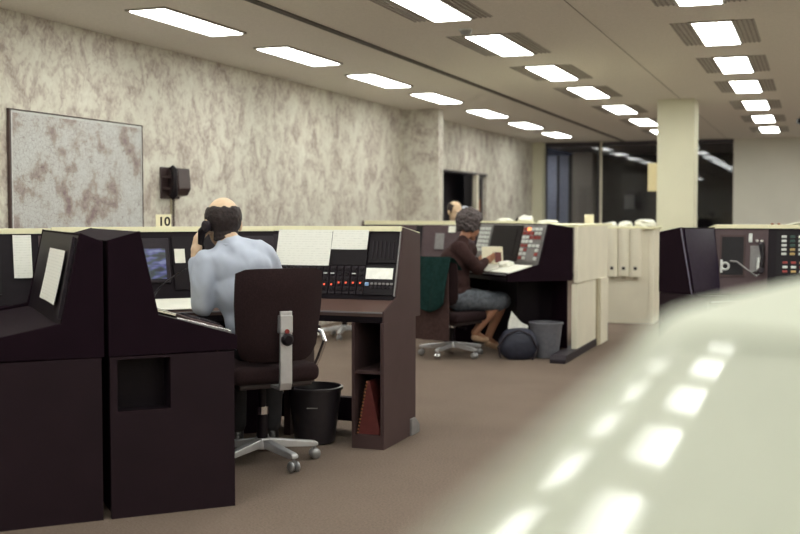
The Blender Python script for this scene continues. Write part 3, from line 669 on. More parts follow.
for xx in (0.4135, 0.4485):
    bm = BM(); lathe(bm, [(0.013, 0), (0.013, 0.012), (0.008, 0.016)], 12); obj('knob', bm, 'chrome', s2, (xx, fascia_y(PS, 1.09) - 0.002, 1.095), (PI / 2, 0, 0))
(hl, hr) = on_fascia(s2, PS, 0.4485, 0.97, 0.046)
hs = thing('telephone_handset', 'black handset hung on the brown console beside the colour keypad', 'handset', hl, 0); hs.rotation_euler = hr
bm = BM(); tube(bm, [(0.0, 0.02, -0.10), (0.0, -0.005, -0.085), (0.012, -0.02, 0.0), (0.0, 0.0, 0.095), (0.0, 0.028, 0.11)], [0.022, 0.024, 0.014, 0.022, 0.022], 12); obj('grip', bm, 'black_plastic', hs, smooth=True)
bm = BM(); lathe(bm, [(0.012, -0.004), (0.025, 0.0), (0.026, 0.014), (0.018, 0.02)], 16); obj('mouthpiece', bm, 'dark_grey', hs, (0.0, -0.01, -0.10), (PI / 2, 0, 0))
bm = BM(); tube(bm, [(-0.07 + 0.0 * k, -0.015, -0.09 + k * 0.01) for k in range(10)], 0.012, 8); obj('clip', bm, 'white_key', hs, (0.05, 0, 0))
bm = BM(); tube(bm, [(0, 0.0, -0.11), (-0.03, -0.05, -0.15), (-0.10, -0.06, -0.10), (-0.17, -0.045, -0.04), (-0.22, -0.02, -0.03)], 0.007, 8); obj('cord', bm, 'mid_grey', hs)
(rl, rr) = on_fascia(s2, PS, 0.1885, 0.905, 0.0165)
rg = thing('hanging_ring', 'white ring tag hanging in front of the dark console screen', 'tag', rl, 0); rg.rotation_euler = rr
bm = BM(); tube(bm, [(0.026 * math.cos(a), 0, 0.026 * math.sin(a)) for a in [2 * PI * k / 20 for k in range(21)]], 0.009, 8, False); obj('ring', bm, 'white_key', rg)
obj('strap', box(BM(), -0.036, -0.018, -0.005, 0.005, -0.05, 0.05, 0.002, 1), 'white_key', rg)
s3 = console('operator_console', 'black console with a grid of coloured keys', (-0.33, 9.09), 0, 1.4, PS, left_end=False, right_end=True, zd=0.66, drop=0.008)
kpP = plate('keypad', s3, PS, 0.06, 0.45, 0.83, 1.17, 'black_plastic', 0.006)
for i in range(5):
    for j in range(5):
        cm = ['white_key', 'green_key', 'white_key', 'amber_key', 'white_key'][i]
        if i == 1 and j < 2: cm = 'amber_key'
        if (i, j) == (2, 4): cm = 'label_lit'
        bm = BM(); box(bm, -0.018, 0.018, -0.015, -0.004, -0.009, 0.009, 0.002, 1); obj('key', bm, cm, kpP, (-0.142 + i * 0.06, 0, 0.0 + j * 0.033))
for i in range(4):
    for j in range(3):
        cm = ['red_key', 'white_key', 'amber_key', 'red_key', 'white_key'][(i * 2 + j * 4) % 5]
        bm = BM(); box(bm, -0.018, 0.018, -0.015, -0.004, -0.009, 0.009, 0.002, 1); obj('key', bm, cm, kpP, (-0.132 + i * 0.06, 0, -0.135 + j * 0.034))
pinned('paper_note', 'white note stuck under the coloured keys', 'paper', s3, PS, 0.235, 0.30, 0.83, 0.905, 'paper', 0.002, off=0.019)
ledgeS = ledge('console_ledge', 'cream ledge above the handset console', (-0.8235, 9.09), 0, -0.02, 0.4935, PS, zoff=0.02)
mitre([s1], -0.7205, 8.8425, 0.9239, 0.3827); mitre([s2, ledgeS], -0.7205, 8.8425, -0.9239, -0.3827)
ledge('console_ledge', 'cream ledge above the coloured key console', (-0.33, 9.09), 0, 0.001, 1.371, PS, zoff=0.02)
bm = BM(); n = 8; pts = [(-0.16 + 0.32 * i / n, 0.03 * math.sin(PI * i / n) + 0.003) for i in range(n + 1)]
prism(bm, pts + [(x, max(0, z - 0.01)) for x, z in pts[::-1]], -0.1, 0.1, 'y'); tag(obj('paper_pile', bm, 'paper', None, (-0.06, 8.965, 1.2), (-0.141, 0, 0)), 'white papers lying on the ledge above the coloured keys', 'paper')
for k, x in enumerate((-0.31, -0.262)): tag(obj('rubber_stamp', lathe(BM(), [(0.02, 0), (0.02, 0.01), (0.008, 0.014), (0.014, 0.03), (0.004, 0.036)], 12), 'amber_brown', None, (x, 9.0, 1.1955), (-0.141, 0, 0)), ['little brown stamp on the ledge, the one farther from the papers', 'little brown stamp on the ledge, the one closer to the papers'][k], 'stamp', 'stamps on the key console ledge')

# --- the near console with the glossy laminate top
nr = thing('near_counter', 'glossy pale laminate counter top reflecting the ceiling lights', 'counter', (0, 0, 0))
def edge_x(y):
    q = y - 0.85
    return -0.084 - 0.045 * (y - 0.3) + 0.255 * (q + math.sqrt(q * q + 0.01)) / 2
bm = BM(); ZT = 1.23
def sec(x_e, y):
    # gently crowned section: flat to the right, rolling over toward the free edge
    x0 = x_e + 0.0312                       # ridge of the crown
    xs = [x_e + 0.004 + 0.002 * k for k in range(1, 26)] + [x_e + 0.06, x_e + 0.08, x_e + 0.12, x_e + 0.2, x_e + 0.3, x_e + 0.42]
    def tl(x): return math.radians(-2.6 + 7.0 * math.tanh((x - x0) / 0.0055))
    z, zs, px = 0.0, {}, x0
    for x in [q for q in xs if q > x0]: z -= math.tan(tl((x + px) / 2)) * (x - px); zs[x] = z; px = x
    z, px = 0.0, x0
    for x in [q for q in xs if q <= x0][::-1]: z -= math.tan(tl((x + px) / 2)) * (x - px); zs[x] = z; px = x
    r_ = 0.006; ze = zs[xs[0]]
    pts = [(x_e + r_ - r_ * math.cos(math.radians(a)), ZT + ze - r_ + r_ * math.sin(math.radians(a))) for a in range(-90, 80, 30)]
    pts += [(x, ZT + zs[x]) for x in xs] + [(xs[-1], ZT - 0.055), (x_e + r_ + 0.01, ZT - 0.03)]
    return [bm.verts.new((x, y, z)) for x, z in pts]
ysn = [-0.35] + [-0.3 + 0.05 * k for k in range(21)] + [0.75, 0.8, 0.85, 0.9, 0.95, 1.0, 1.1, 1.2, 1.3, 1.4, 1.6, 1.8, 2.0, 2.2]
secs = [sec(edge_x(y), y) for y in ysn]
for A_, B_ in zip(secs, secs[1:]):
    for k in range(len(A_)): bm.faces.new((A_[k], A_[(k + 1) % len(A_)], B_[(k + 1) % len(B_)], B_[k]))
bm.faces.new(secs[0][::-1]); bm.faces.new(secs[-1])
obj('counter_top', bm, 'glossy_laminate', nr, smooth=True)
bm = BM(); slab(bm, [(-0.03, -0.33), (-0.03, 0.9), (0.16, 2.15), (0.42, 2.15), (0.32, 0.9), (0.32, -0.33)], 0.08, 1.18); obj('cabinet_body', bm, 'plum_panel', nr)
bm = BM(); slab(bm, [(0.0, -0.3), (0.0, 0.9), (0.19, 2.1), (0.40, 2.1), (0.28, 0.9), (0.28, -0.3)], 0.0, 0.08); obj('plinth', bm, 'black_plastic', nr)

# matt sheets spread over the far part of the counter
bm = BM(); ysp = [0.63, 0.7, 0.8, 0.85, 0.9, 0.95, 1.0, 1.1, 1.2, 1.3, 1.4, 1.6]; ra, rb = [], []
for y in ysp:
    xe = edge_x(y)
    cols = [xe + 0.002, xe + 0.018, xe + 0.033, xe + 0.06, xe + 0.12, xe + 0.30]
    hz = [-0.0042, -0.0016, 0.0006, -0.0004, -0.0045, -0.0175]
    sh = 0.10 * max(0.0, 0.7 - y)
    ra.append([bm.verts.new((x, y + 0.25 * (x - xe), ZT + h_ + 0.003)) for x, h_ in zip(cols, hz)]); rb.append([bm.verts.new((x, y + 0.25 * (x - xe), ZT + h_ + 0.0005)) for x, h_ in zip(cols, hz)])
for i in range(len(ysp) - 1):
    for j in range(5):
        bm.faces.new((ra[i][j], ra[i][j + 1], ra[i + 1][j + 1], ra[i + 1][j])); bm.faces.new((rb[i][j], rb[i + 1][j], rb[i + 1][j + 1], rb[i][j + 1]))
    for j in (0, 5): bm.faces.new((ra[i][j], ra[i + 1][j], rb[i + 1][j], rb[i][j]))
for i in (0, len(ysp) - 1):
    for j in range(5): bm.faces.new((ra[i][j], ra[i][j + 1], rb[i][j + 1], rb[i][j]))
tag(obj('paper_sheet', bm, 'matt_sheet', None, smooth=True), 'large pale matt sheet spread on the far part of the glossy counter', 'paper')

# ================================================================== chairs, bins, bag
def make_chair(label, loc, rotz, arm=True, back_w=0.235, bz=(0.56, 1.03), fab='chair_fabric', phase=0.32, dz=0.0):
    """facing local +y"""
    t = thing('swivel_chair', label, 'chair', loc, rotz)
    # seat cushion
    bm = BM(); box(bm, -0.235, 0.235, -0.22, 0.24, 0.445 - dz, 0.535 - dz, 0.035, 4); obj('seat', bm, fab, t, smooth=True)
    obj('seat_shell', box(BM(), -0.2, 0.2, -0.19, 0.2, 0.42 - dz, 0.45 - dz, 0.01), 'chair_shell', t)
    # curved backrest
    bm = BM(); n = 10; m_ = 8; F_, B_ = [], []
    for i in range(n + 1):
        u = -1 + 2 * i / n; rf_, rb_ = [], []
        for j in range(m_ + 1):
            v = j / m_; z = bz[0] + (bz[1] - bz[0]) * v
            wd = back_w * (0.90 + 0.10 * min(1, v * 1.6)) * (1 - 0.10 * max(0, 0.12 - v) / 0.12)
            edge = max(abs(u), 0.0) ** 6; y = -0.235 + 0.045 * u * u - 0.045 * v
            th_ = 0.034 * (1 - 0.8 * edge) * (1 - 0.75 * (abs(2 * v - 1) ** 8))
            z += -0.022 * abs(u) ** 9 * (2 * v - 1)
            rf_.append(bm.verts.new((wd * u, y + th_, z))); rb_.append(bm.verts.new((wd * u, y - th_, z)))
        F_.append(rf_); B_.append(rb_)
    for i in range(n):
        for j in range(m_):
            bm.faces.new((F_[i][j], F_[i + 1][j], F_[i + 1][j + 1], F_[i][j + 1])); bm.faces.new((B_[i][j], B_[i][j + 1], B_[i + 1][j + 1], B_[i + 1][j]))
    for i in range(n):
        for j in (0, m_): bm.faces.new((F_[i][j], B_[i][j], B_[i + 1][j], F_[i + 1][j]))
    for i in (0, n):
        for j in range(m_): bm.faces.new((F_[i][j], F_[i][j + 1], B_[i][j + 1], B_[i][j]))
    obj('backrest', bm, fab, t, smooth=True)
    # steel back bar with adjuster
    bb = obj('back_bar', prism(BM(), [(-0.10, 0.425 - dz), (-0.30, 0.425 - dz), (-0.315, 0.46 - dz), (-0.318, 0.82), (-0.305, 0.82), (-0.30, 0.47 - dz), (-0.29, 0.44 - dz), (-0.10, 0.44 - dz)], -0.032, 0.032, 'x', 0.003), 'alloy', t)
    obj('adjuster_knob', lathe(BM(), [(0.03, 0), (0.032, 0.02), (0.02, 0.03)], 14), 'black_plastic', bb, (0, -0.316, 0.68), (PI / 2, 0, 0))
    obj('bracket_plate', box(BM(), -0.034, 0.034, -0.322, -0.24, 0.71, 0.80, 0.004, 1), 'alloy', bb)
    obj('pivot_bolt', lathe(BM(), [(0.012, 0), (0.012, 0.01)], 10), 'red_key', bb, (0, -0.32, 0.72), (PI / 2, 0, 0))
    if arm:
        for sx in (1, -1):
            bm = BM(); tube(bm, [(sx * 0.19, -0.04, 0.44), (sx * 0.26, -0.05, 0.46), (sx * 0.285, -0.09, 0.55), (sx * 0.295, -0.14, 0.64), (sx * 0.295, -0.11, 0.685), (sx * 0.295, 0.02, 0.695)], 0.012, 10)
            ab = obj('arm_bar', bm, 'chrome', t, smooth=True)
            bm = BM(); box(bm, sx * 0.295 - 0.018, sx * 0.295 + 0.018, -0.06, 0.13, 0.69, 0.715, 0.01, 2); obj('arm_pad', bm, 'black_plastic', ab, smooth=True)
    # column and star base
    obj('gas_column', lathe(BM(), [(0.028, 0.10), (0.028, 0.26), (0.02, 0.262), (0.02, 0.425 - dz)], 18), 'black_plastic', t, smooth=True)
    obj('column_collar', lathe(BM(), [(0.033, 0.26), (0.033, 0.30)], 18), 'chrome', t)
    obj('tilt_lever', tube(BM(), [(0.02, 0, 0.405 - dz), (0.14, -0.01, 0.39 - dz), (0.17, -0.01, 0.385 - dz)], [0.008, 0.008, 0.016], 8), 'black_plastic', t)
    bm = BM(); lathe(bm, [(0.045, 0.08), (0.05, 0.10), (0.04, 0.135)], 18); obj('base_hub', bm, 'alloy', t, smooth=True)
    for k in range(5):
        a = 2 * PI * k / 5 + phase
        bm = BM(); prism(bm, [(0.03, 0.085), (0.03, 0.132), (0.28, 0.098), (0.30, 0.09), (0.30, 0.072), (0.27, 0.07)], -0.02, 0.02, 'y', 0.005)
        lg = obj('base_leg', bm, 'alloy', t, (0, 0, 0), (0, 0, a))
        bm = BM(); tube(bm, [(0.285, 0, 0.03), (0.285, 0, 0.08)], 0.009, 8); ball(bm, (0.285, 0.017, 0.03), (0.029, 0.014, 0.029), 12, 8); ball(bm, (0.285, -0.017, 0.03), (0.029, 0.014, 0.029), 12, 8)
        obj('caster', bm, 'chrome' if k % 2 else 'grey_metal', lg, smooth=True)
    return t
chM = make_chair('brown swivel chair under the telephoning man', (-2.686, 5.138, 0), math.radians(50), phase=-0.13)
chW = make_chair('brown swivel chair under the reading woman with coat on it', (-3.10, 9.66, 0), math.radians(-20), arm=False, bz=(0.48, 0.88), dz=0.12, phase=1.134)
# a third, empty chair further back under the desk line
chF = make_chair('empty swivel chair far behind the switch strip console', (-4.62, 10.7, 0), math.radians(120), arm=False)

def make_bin(label, loc, r0, r1, h, material):
    t = thing('waste_bin', label, 'waste bin', loc)
    obj('bucket', lathe(BM(), [(r0 - 0.01, 0), (r0, 0.006), (r1, h), (r1 - 0.006, h), (r0 - 0.006, 0.012)], 32), material, t, smooth=True)
    obj('rim', lathe(BM(), [(r1 - 0.006, h - 0.004), (r1 + 0.008, h - 0.016), (r1 + 0.009, h), (r1 - 0.004, h + 0.004)], 32, closed=False), material, t, smooth=True)
    return t
b1 = make_bin('round black waste bin under the switch strip console', (-2.66, 5.73, 0), 0.115, 0.155, 0.32, 'bin_plastic')
obj('maker_mark', box(BM(), -0.03, 0.03, -0.004, 0.0, 0.0, 0.006), 'mid_grey', b1, (0.05, -0.142, 0.215), (-0.12, 0, 0.35))
b2 = make_bin('grey waste bin beside the navy bag under the black wing', (-2.275, 9.875, 0), 0.115, 0.15, 0.32, 'bin_grey')
bg = thing('shoulder_bag', 'navy bag with white paper sticking out, on the floor', 'bag', (-2.475, 9.655, 0), 0.3)
bm = BM(); bmesh.ops.create_icosphere(bm, subdivisions=3, radius=1.0)
for v in bm.verts:
    c = v.co.copy(); q = 1 + 0.06 * noise.noise(c * 3)
    v.co = Vector((math.copysign(abs(c.x) ** 0.7, c.x) * 0.175 * q, math.copysign(abs(c.y) ** 0.8, c.y) * 0.09 * q, max(-0.9, c.z) * 0.145 * q * (1 if c.z < 0 else 1.05) + 0.131))
obj('bag_body', bm, 'bag_navy', bg, smooth=True)
bm = BM(); tube(bm, [(-0.16, -0.05, 0.02), (-0.185, -0.07, 0.12), (-0.10, -0.085, 0.23), (0.0, -0.075, 0.27), (0.10, -0.085, 0.23), (0.17, -0.07, 0.10), (0.12, -0.10, 0.01)], 0.008, 8); obj('strap', bm, 'dark_grey', bg)
bm = BM(); prism(bm, [(-0.10, 0.16), (0.06, 0.2), (0.09, 0.30), (0.02, 0.33), (-0.06, 0.43), (-0.09, 0.32)], 0.0, 0.03, 'y', 0.004); obj('paper_wrap', bm, 'white_bag', bg)

# ================================================================== people
def capsule(bm, p0, r0, p1, r1):
    p0, p1 = Vector(p0), Vector(p1)
    ball(bm, p0, r0, 14, 9); ball(bm, p1, r1, 14, 9)
    if (p1 - p0).length > 1e-4: tube(bm, [p0, p1], [r0, r1], 14)
def blob(name, material, parent, parts, voxel=0.008, it=6):
    """continuous surface grown over tapered limbs and ellipsoids"""
    bm = BM()
    for q in parts:
        if q[0] == 'c': capsule(bm, *q[1:])
        elif q[0] == 'b': ball(bm, q[1], q[2], *((10, 7) if max(q[2]) < 0.02 else (18, 12)), q[3] if len(q) > 3 else None)
    me = bpy.data.meshes.new(name + '_src'); bm.to_mesh(me); bm.free()
    o = bpy.data.objects.new(name + '_src', me); C.objects.link(o)
    r_ = o.modifiers.new('r', 'REMESH'); r_.mode = 'VOXEL'; r_.voxel_size = voxel
    s_ = o.modifiers.new('s', 'SMOOTH'); s_.factor = 0.5; s_.iterations = it
    bpy.context.view_layer.update()
    m2 = bpy.data.meshes.new_from_object(o.evaluated_get(bpy.context.evaluated_depsgraph_get()))
    bpy.data.objects.remove(o); bpy.data.meshes.remove(me)
    m2.name = name; m2.materials.clear(); m2.materials.append(MATS[material])
    for f in m2.polygons: f.use_smooth = True
    o = bpy.data.objects.new(name, m2); C.objects.link(o); o.parent = parent
    return o
def chain(pts, rs): return [('c', pts[i], rs[i], pts[i + 1], rs[i + 1]) for i in range(len(pts) - 1)]
def hand(wrist, f, n, side, curl=0.5, k=1.0):
    """palm and five fingers; f finger direction, n palm normal, side +1/-1 puts the thumb on +/- (n x f)"""
    W = Vector(wrist); f = Vector(f).normalized(); n = Vector(n); n = (n - f * n.dot(f)).normalized(); s = n.cross(f) * side
    out = [('c', W, 0.024 * k, W + f * 0.03 * k, 0.026 * k)]
    for i, ln in enumerate((0.95, 1.05, 1.0, 0.8)):
        o0 = s * (0.031 - 0.0205 * i) * k
        base = W + f * 0.085 * k + o0
        out.append(('c', W + f * 0.02 * k + o0 * 0.7, 0.015 * k, base, 0.0115 * k))
        p = base; a = 0.0
        for L_, r_ in ((0.04, 0.0095), (0.026, 0.0085), (0.02, 0.0075)):
            a += curl * (0.85 if L_ > 0.03 else 0.8)
            q = p + (f * math.cos(a) + n * math.sin(a)) * L_ * ln * k
            out.append(('c', p, (r_ + 0.001) * k, q, r_ * k)); p = q
    t0 = W + f * 0.025 * k + s * 0.025 * k
    t1 = t0 + (f * 0.7 + s * 0.75 + n * 0.35).normalized() * 0.042 * k
    t2 = t1 + (f * 0.9 + s * 0.15 + n * 0.55 * (0.4 + curl)).normalized() * 0.034 * k
    out += [('c', t0, 0.017 * k, t1, 0.012 * k), ('c', t1, 0.0115 * k, t2, 0.009 * k)]
    return out
def head_parts(c, fwd, k=1.0, tilt=0.0):
    """cranium, jaw, nose, ears, brow; returns parts and a local frame"""
    f = Vector(fwd).normalized(); up = Vector((0, 0, 1)); rt = f.cross(up).normalized(); up = rt.cross(f)
    M = Matrix((rt, f, up)).transposed(); c = Vector(c)
    P = lambda x, y, z: c + M @ Vector((x * k, y * k, z * k))
    parts = [('b', P(0, -0.012, 0.02), (0.076 * k, 0.094 * k, 0.092 * k), M), ('b', P(0, 0.03, -0.045), (0.058 * k, 0.062 * k, 0.068 * k), M),
             ('c', P(0, 0.09, 0.0), 0.010 * k, P(0, 0.108, -0.03), 0.014 * k), ('b', P(0, 0.072, -0.10), (0.024 * k, 0.02 * k, 0.018 * k), M),
             ('c', P(-0.035, 0.078, 0.02), 0.013 * k, P(0.035, 0.078, 0.02), 0.013 * k), ('c', P(-0.02, 0.088, -0.062), 0.008 * k, P(0.02, 0.088, -0.062), 0.008 * k)]
    for s in (-1, 1): parts.append(('b', P(s * 0.078, -0.008, -0.015), (0.012 * k, 0.022 * k, 0.034 * k), M))
    return parts, P, M
def tufts(P, keep, k, n=900, r=0.011, nape=True):
    """close-cropped hair: small overlapping tufts set on the scalp wherever keep(x,y,z) holds"""
    out = []
    for i in range(n):
        z = 1 - 2 * (i + 0.5) / n; a = i * 2.39996; q = math.sqrt(1 - z * z); x, y = q * math.cos(a), q * math.sin(a)
        if not keep(x, y, z): continue
        rr = r * (0.85 + 0.4 * random.random())
        out.append(('b', P(0.0745 * x, -0.012 + 0.0925 * y, 0.02 + 0.0905 * z), (rr * k,) * 3))
    if nape:
        for i in range(11):
            for j in range(4):
                t_ = -1 + 2 * i / 10
                out.append(('b', P(0.048 * t_, -0.070 + 0.030 * t_ * t_ + 0.006 * j, -0.040 - 0.016 * j), (r * 1.1 * k,) * 3))
    return out
# ---- the man on the telephone; local x to the right, y into the room
man = thing('person', 'balding person in pale blue shirt seated, telephone held to the ear', 'person', (-2.688, 5.137, 0), math.radians(YAW))
def Q(lat, d_, z): return (lat + 0.721, d_ - 5.753, z)
hd, HP, HM = head_parts(Q(-0.925, 5.80, 1.258), (-0.42, 0.86, -0.30), 1.12)
neck = Q(-0.875, 5.76, 1.14); chest = Q(-0.83, 5.75, 1.00); waist = Q(-0.72, 5.74, 0.72); pel = Q(-0.70, 5.80, 0.60)
shL, shR = Q(-0.985, 5.70, 1.045), Q(-0.725, 5.80, 1.085)
elL, wrL = Q(-1.015, 5.72, 0.83), Q(-1.062, 5.765, 1.085)
elR, wrR = Q(-0.65, 6.0, 0.87), Q(-0.745, 6.17, 0.85)
hpL, hpR = Q(-0.78, 5.80, 0.61), Q(-0.62, 5.82, 0.61)
knL, knR = Q(-0.93, 6.17, 0.58), Q(-0.72, 6.21, 0.58)
anL, anR = Q(-0.91, 6.10, 0.10), Q(-0.72, 6.13, 0.10)
toL, toR = Q(-0.98, 6.25, 0.045), Q(-0.78, 6.29, 0.045)
parts = hd + chain([HP(0, -0.02, -0.06), neck, chest], [0.055, 0.055, 0.09]) + [('b', chest, (0.14, 0.09, 0.14))] + chain([chest, waist, pel], [0.11, 0.11, 0.095])
parts += chain([shL, elL, wrL], [0.045, 0.038, 0.026]) + chain([shR, elR, wrR], [0.045, 0.038, 0.026])
parts += chain([hpL, knL, anL, toL], [0.08, 0.055, 0.036, 0.03]) + chain([hpR, knR, anR, toR], [0.08, 0.055, 0.036, 0.03])
parts += hand(wrL, Vector(Q(-1.040, 5.770, 1.2)) - Vector(wrL), (0.75, 0.62, 0.0), -1, 0.62, 1.08) + hand(wrR, (-0.5, 0.8, -0.10), (0, 0, -1), -1, 0.3)
body = blob('body', 'skin_pale', man, parts, 0.006, 4)
cl = [('b', Q(-0.84, 5.745, 1.02), (0.18, 0.115, 0.13), Matrix.Rotation(-0.05, 3, 'Y')), ('b', Q(-0.80, 5.74, 0.90), (0.175, 0.125, 0.17)), ('b', Q(-0.74, 5.74, 0.76), (0.17, 0.13, 0.17)), ('b', Q(-0.71, 5.79, 0.63), (0.175, 0.14, 0.10)),
      ('c', shL, 0.075, shR, 0.075), ('c', neck, 0.068, Q(-0.85, 5.75, 1.07), 0.10), ('c', neck, 0.06, Q(-0.935, 5.72, 1.06), 0.07), ('c', neck, 0.06, Q(-0.76, 5.775, 1.09), 0.075)]
cl += chain([shL, Q(-1.01, 5.69, 0.95), elL], [0.072, 0.066, 0.062]) + chain([elL, Q(-1.042, 5.745, 0.96), Q(-1.06, 5.762, 1.05)], [0.06, 0.052, 0.042])
cl += chain([shR, Q(-0.675, 5.90, 0.96), elR], [0.078, 0.068, 0.058]) + chain([elR, Q(-0.69, 6.10, 0.857)], [0.056, 0.042])
shirt = blob('shirt', 'shirt_blue', man, cl, 0.010, 6)
for v in shirt.data.vertices:       # soft folds in the cloth
    g = noise.noise(Vector((v.co.x * 16, v.co.y * 9, v.co.z * 6))) * 0.013 + noise.noise(Vector((v.co.x * 30 + v.co.z * 14, v.co.y * 20, v.co.z * 9))) * 0.005
    g += 0.006 * math.sin(60 * (v.co.z + 0.55 * v.co.x)) * max(0.0, noise.noise(v.co * 5 + Vector((3, 1, 0))) + 0.1)
    v.co += v.normal * g
blob('collar', 'shirt_blue', man, [('c', Vector(neck) + Vector((0.062 * math.cos(a), 0.058 * math.sin(a), 0.01 + 0.01 * math.sin(a))), 0.013, Vector(neck) + Vector((0.062 * math.cos(a + 0.4), 0.058 * math.sin(a + 0.4), 0.01 + 0.01 * math.sin(a + 0.4))), 0.013) for a in [0.4 * k for k in range(16)]], 0.006, 3)
tr = chain([hpL, knL, Vector(anL) + Vector((0, 0, 0.04))], [0.10, 0.078, 0.06]) + chain([hpR, knR, Vector(anR) + Vector((0, 0, 0.04))], [0.10, 0.078, 0.06]) + [('b', Q(-0.70, 5.80, 0.60), (0.17, 0.14, 0.075))]
blob('trousers', 'trousers', man, tr, 0.012, 5)
for a_, t_ in ((anL, toL), (anR, toR)): blob('shoe', 'shoe_black', man, [('c', Vector(a_) + Vector((0, -0.02, -0.04)), 0.045, t_, 0.042), ('c', Vector(a_), 0.045, Vector(a_) + Vector((0, 0, -0.05)), 0.045)], 0.008, 3)
blob('hair', 'hair_dark', man, tufts(HP, lambda x, y, z: z - 0.12 * y < 0.25 + 0.18 * abs(x) and z > -0.95 + 0.9 * max(0, y + 0.30) and y < 0.42 and not (abs(x) > 0.86 and z < -0.20 and y > -0.15), 1.12), 0.005, 2)
# handset in his hand
hsM = thing('telephone_handset', 'black handset held to the ear of the balding person', 'handset', (-2.688, 5.137, 0), math.radians(YAW))
ear = Vector(HP(-0.084, -0.036, -0.030)); mouth = Vector(HP(-0.070, 0.085, -0.135))
mid = (ear + mouth) / 2 + Vector((-0.028, -0.02, -0.008))
bm = BM(); tube(bm, [ear, ear + (mid - ear) * 0.35 + Vector((-0.018, 0, 0)), mid, mouth + (mid - mouth) * 0.35 + Vector((-0.014, 0, 0)), mouth], [0.024, 0.022, 0.015, 0.022, 0.024], 14); obj('grip', bm, 'black_plastic', hsM, smooth=True)
bm = BM(); lathe(bm, [(0.014, -0.012), (0.028, -0.008), (0.029, 0.01), (0.02, 0.016)], 18); obj('earpiece', bm, 'dark_grey', hsM, ear + Vector((-0.006, -0.012, 0.0)), (0.5, -PI / 2, 0.35))
bm = BM(); lathe(bm, [(0.014, -0.012), (0.028, -0.008), (0.029, 0.01), (0.02, 0.016)], 18); obj('mouthpiece', bm, 'black_plastic', hsM, mouth, (0.5, -PI / 2, 0))
cp = []; A0, A1 = mouth + Vector((-0.01, 0, -0.03)), Vector(Q(-1.235, 5.62, 0.812))
for k in range(220):
    t_ = k / 219; base_ = A0.lerp(A1, t_) + Vector((-0.13 * math.sin(PI * t_) ** 0.8, 0.10 * math.sin(PI * t_), -0.02 * math.sin(PI * t_)))
    cp.append(base_ + Vector((0.008 * math.cos(k * 0.9), 0.008 * math.sin(k * 0.9), 0.006 * math.sin(k * 0.9 + 1))))
bm = BM(); tube(bm, cp, 0.003, 5); obj('coiled_cord', bm, 'black_plastic', hsM)

o = obj('paper_sheet', box(BM(), -0.17, 0.17, -0.085, 0.085, 0, 0.004), 'paper', None, (-3.347, 5.353, 0.796), (0.28, 0, R45)); tag(o, 'white sheet on the desk below the lit monitor', 'paper')
# papers on the wing desk in front of him (wing local frame: desk slopes toward the front)
def wing_pt(x, y):
    z = 0.865 - 0.01 + (-y - 0.21) / 0.35 * (0.765 - 0.865)
    return (-2.79 + x * -0.7071 - y * 0.7071, 3.95 + x * 0.7071 - y * 0.7071 * 1.0, z + 0.008)
slope_w = math.atan2(0.10, 0.35)
for (x, y, a, sx, sy, mt, lab) in ((1.07, -0.40, 0.06, 0.15, 0.13, 'paper', 'white sheet on the wing desk under the coiled cord'), (0.74, -0.42, 0.05, 0.17, 0.115, 'paper_cream', 'cream form with red marks on the wing desk by the elbow')):
    bm = BM(); box(bm, -sx, sx, -sy, sy, 0, 0.004)
    o = obj('paper_sheet', bm, mt, None, wing_pt(x, y)); o.rotation_euler = (Matrix.Rotation(math.radians(135) + a, 3, 'Z') @ Matrix.Rotation(slope_w, 3, 'X')).to_euler(); tag(o, lab, 'paper')
    if mt == 'paper_cream':
        bm = BM(); box(bm, -0.02, 0.035, -0.03, 0.0, 0.004, 0.0045); obj('red_mark', bm, 'red_lamp' if False else 'red_folder', o)
kb = thing('desk_keyboard', 'brown low keyboard strip on the wing desk in front of the man', 'keyboard', wing_pt(0.17, -0.43))
kb.rotation_euler = (Matrix.Rotation(math.radians(135), 3, 'Z') @ Matrix.Rotation(slope_w, 3, 'X')).to_euler()
obj('case', box(BM(), -0.10, 0.16, -0.085, 0.075, -0.002, 0.022, 0.005), 'brown_laminate', kb)
for i in range(8):
    for j in range(4): obj('key', box(BM(), -0.009, 0.009, -0.012, 0.012, 0.02, 0.03), 'dark_grey', kb, (-0.08 + i * 0.029, -0.055 + j * 0.034, 0))
for k in range(2): tag(obj('pen', tube(BM(), [(-0.06, 0, 0.006), (0.06, 0, 0.006), (0.072, 0, 0.006)], [0.005, 0.005, 0.002], 8), 'chrome', None, tuple(Vector(wing_pt(0.05 + 0.015 * k, -0.36 - 0.12 * k)) + Vector((0, 0, 0.003))), (0.0, 0.26, math.radians(45 + 4 * k))), ['metal pen on the wing desk edge nearest the keyboard', 'metal pen lying at the lip of the wing desk'][k], 'pen', 'pens on the wing desk')

# ---- the reading woman
wom = thing('person', 'person in brown cardigan and grey skirt seated reading a booklet', 'person', (-3.10, 9.66, 0), math.radians(YAW))
WH = (-3.10 * 0.9368 + 9.66 * 0.3499, 3.10 * 0.3499 + 9.66 * 0.9368)
def V(px, py, d_):  # place given by bearing at a distance, kept as local offsets of the seated figure
    return ((px - 400) * d_ / 1111 - WH[0], d_ - WH[1], 1.3 - (py - 214) * d_ / 1111)
def G(x, y, z):     # world place to her local frame
    dx, dy = x + 3.10, y - 9.66; c_, s_ = math.cos(math.radians(YAW)), math.sin(math.radians(YAW))
    return (dx * c_ + dy * s_, -dx * s_ + dy * c_, z)
hd, WP, WM_ = head_parts(V(470, 225, 10.28), (0.72, 0.60, -0.32), 1.08)
neck = V(463, 240, 10.22); chest = V(459, 258, 10.2); waist = V(455, 283, 10.18); pel = V(456, 297, 10.18)
shN, shF = V(458, 249, 10.08), V(470, 250, 10.38)
elN, wrN = V(478, 269, 10.12), G(-2.868, 9.965, 0.868)
elF, wrF = G(-3.17, 10.02, 0.79), G(-2.955, 10.055, 0.875)
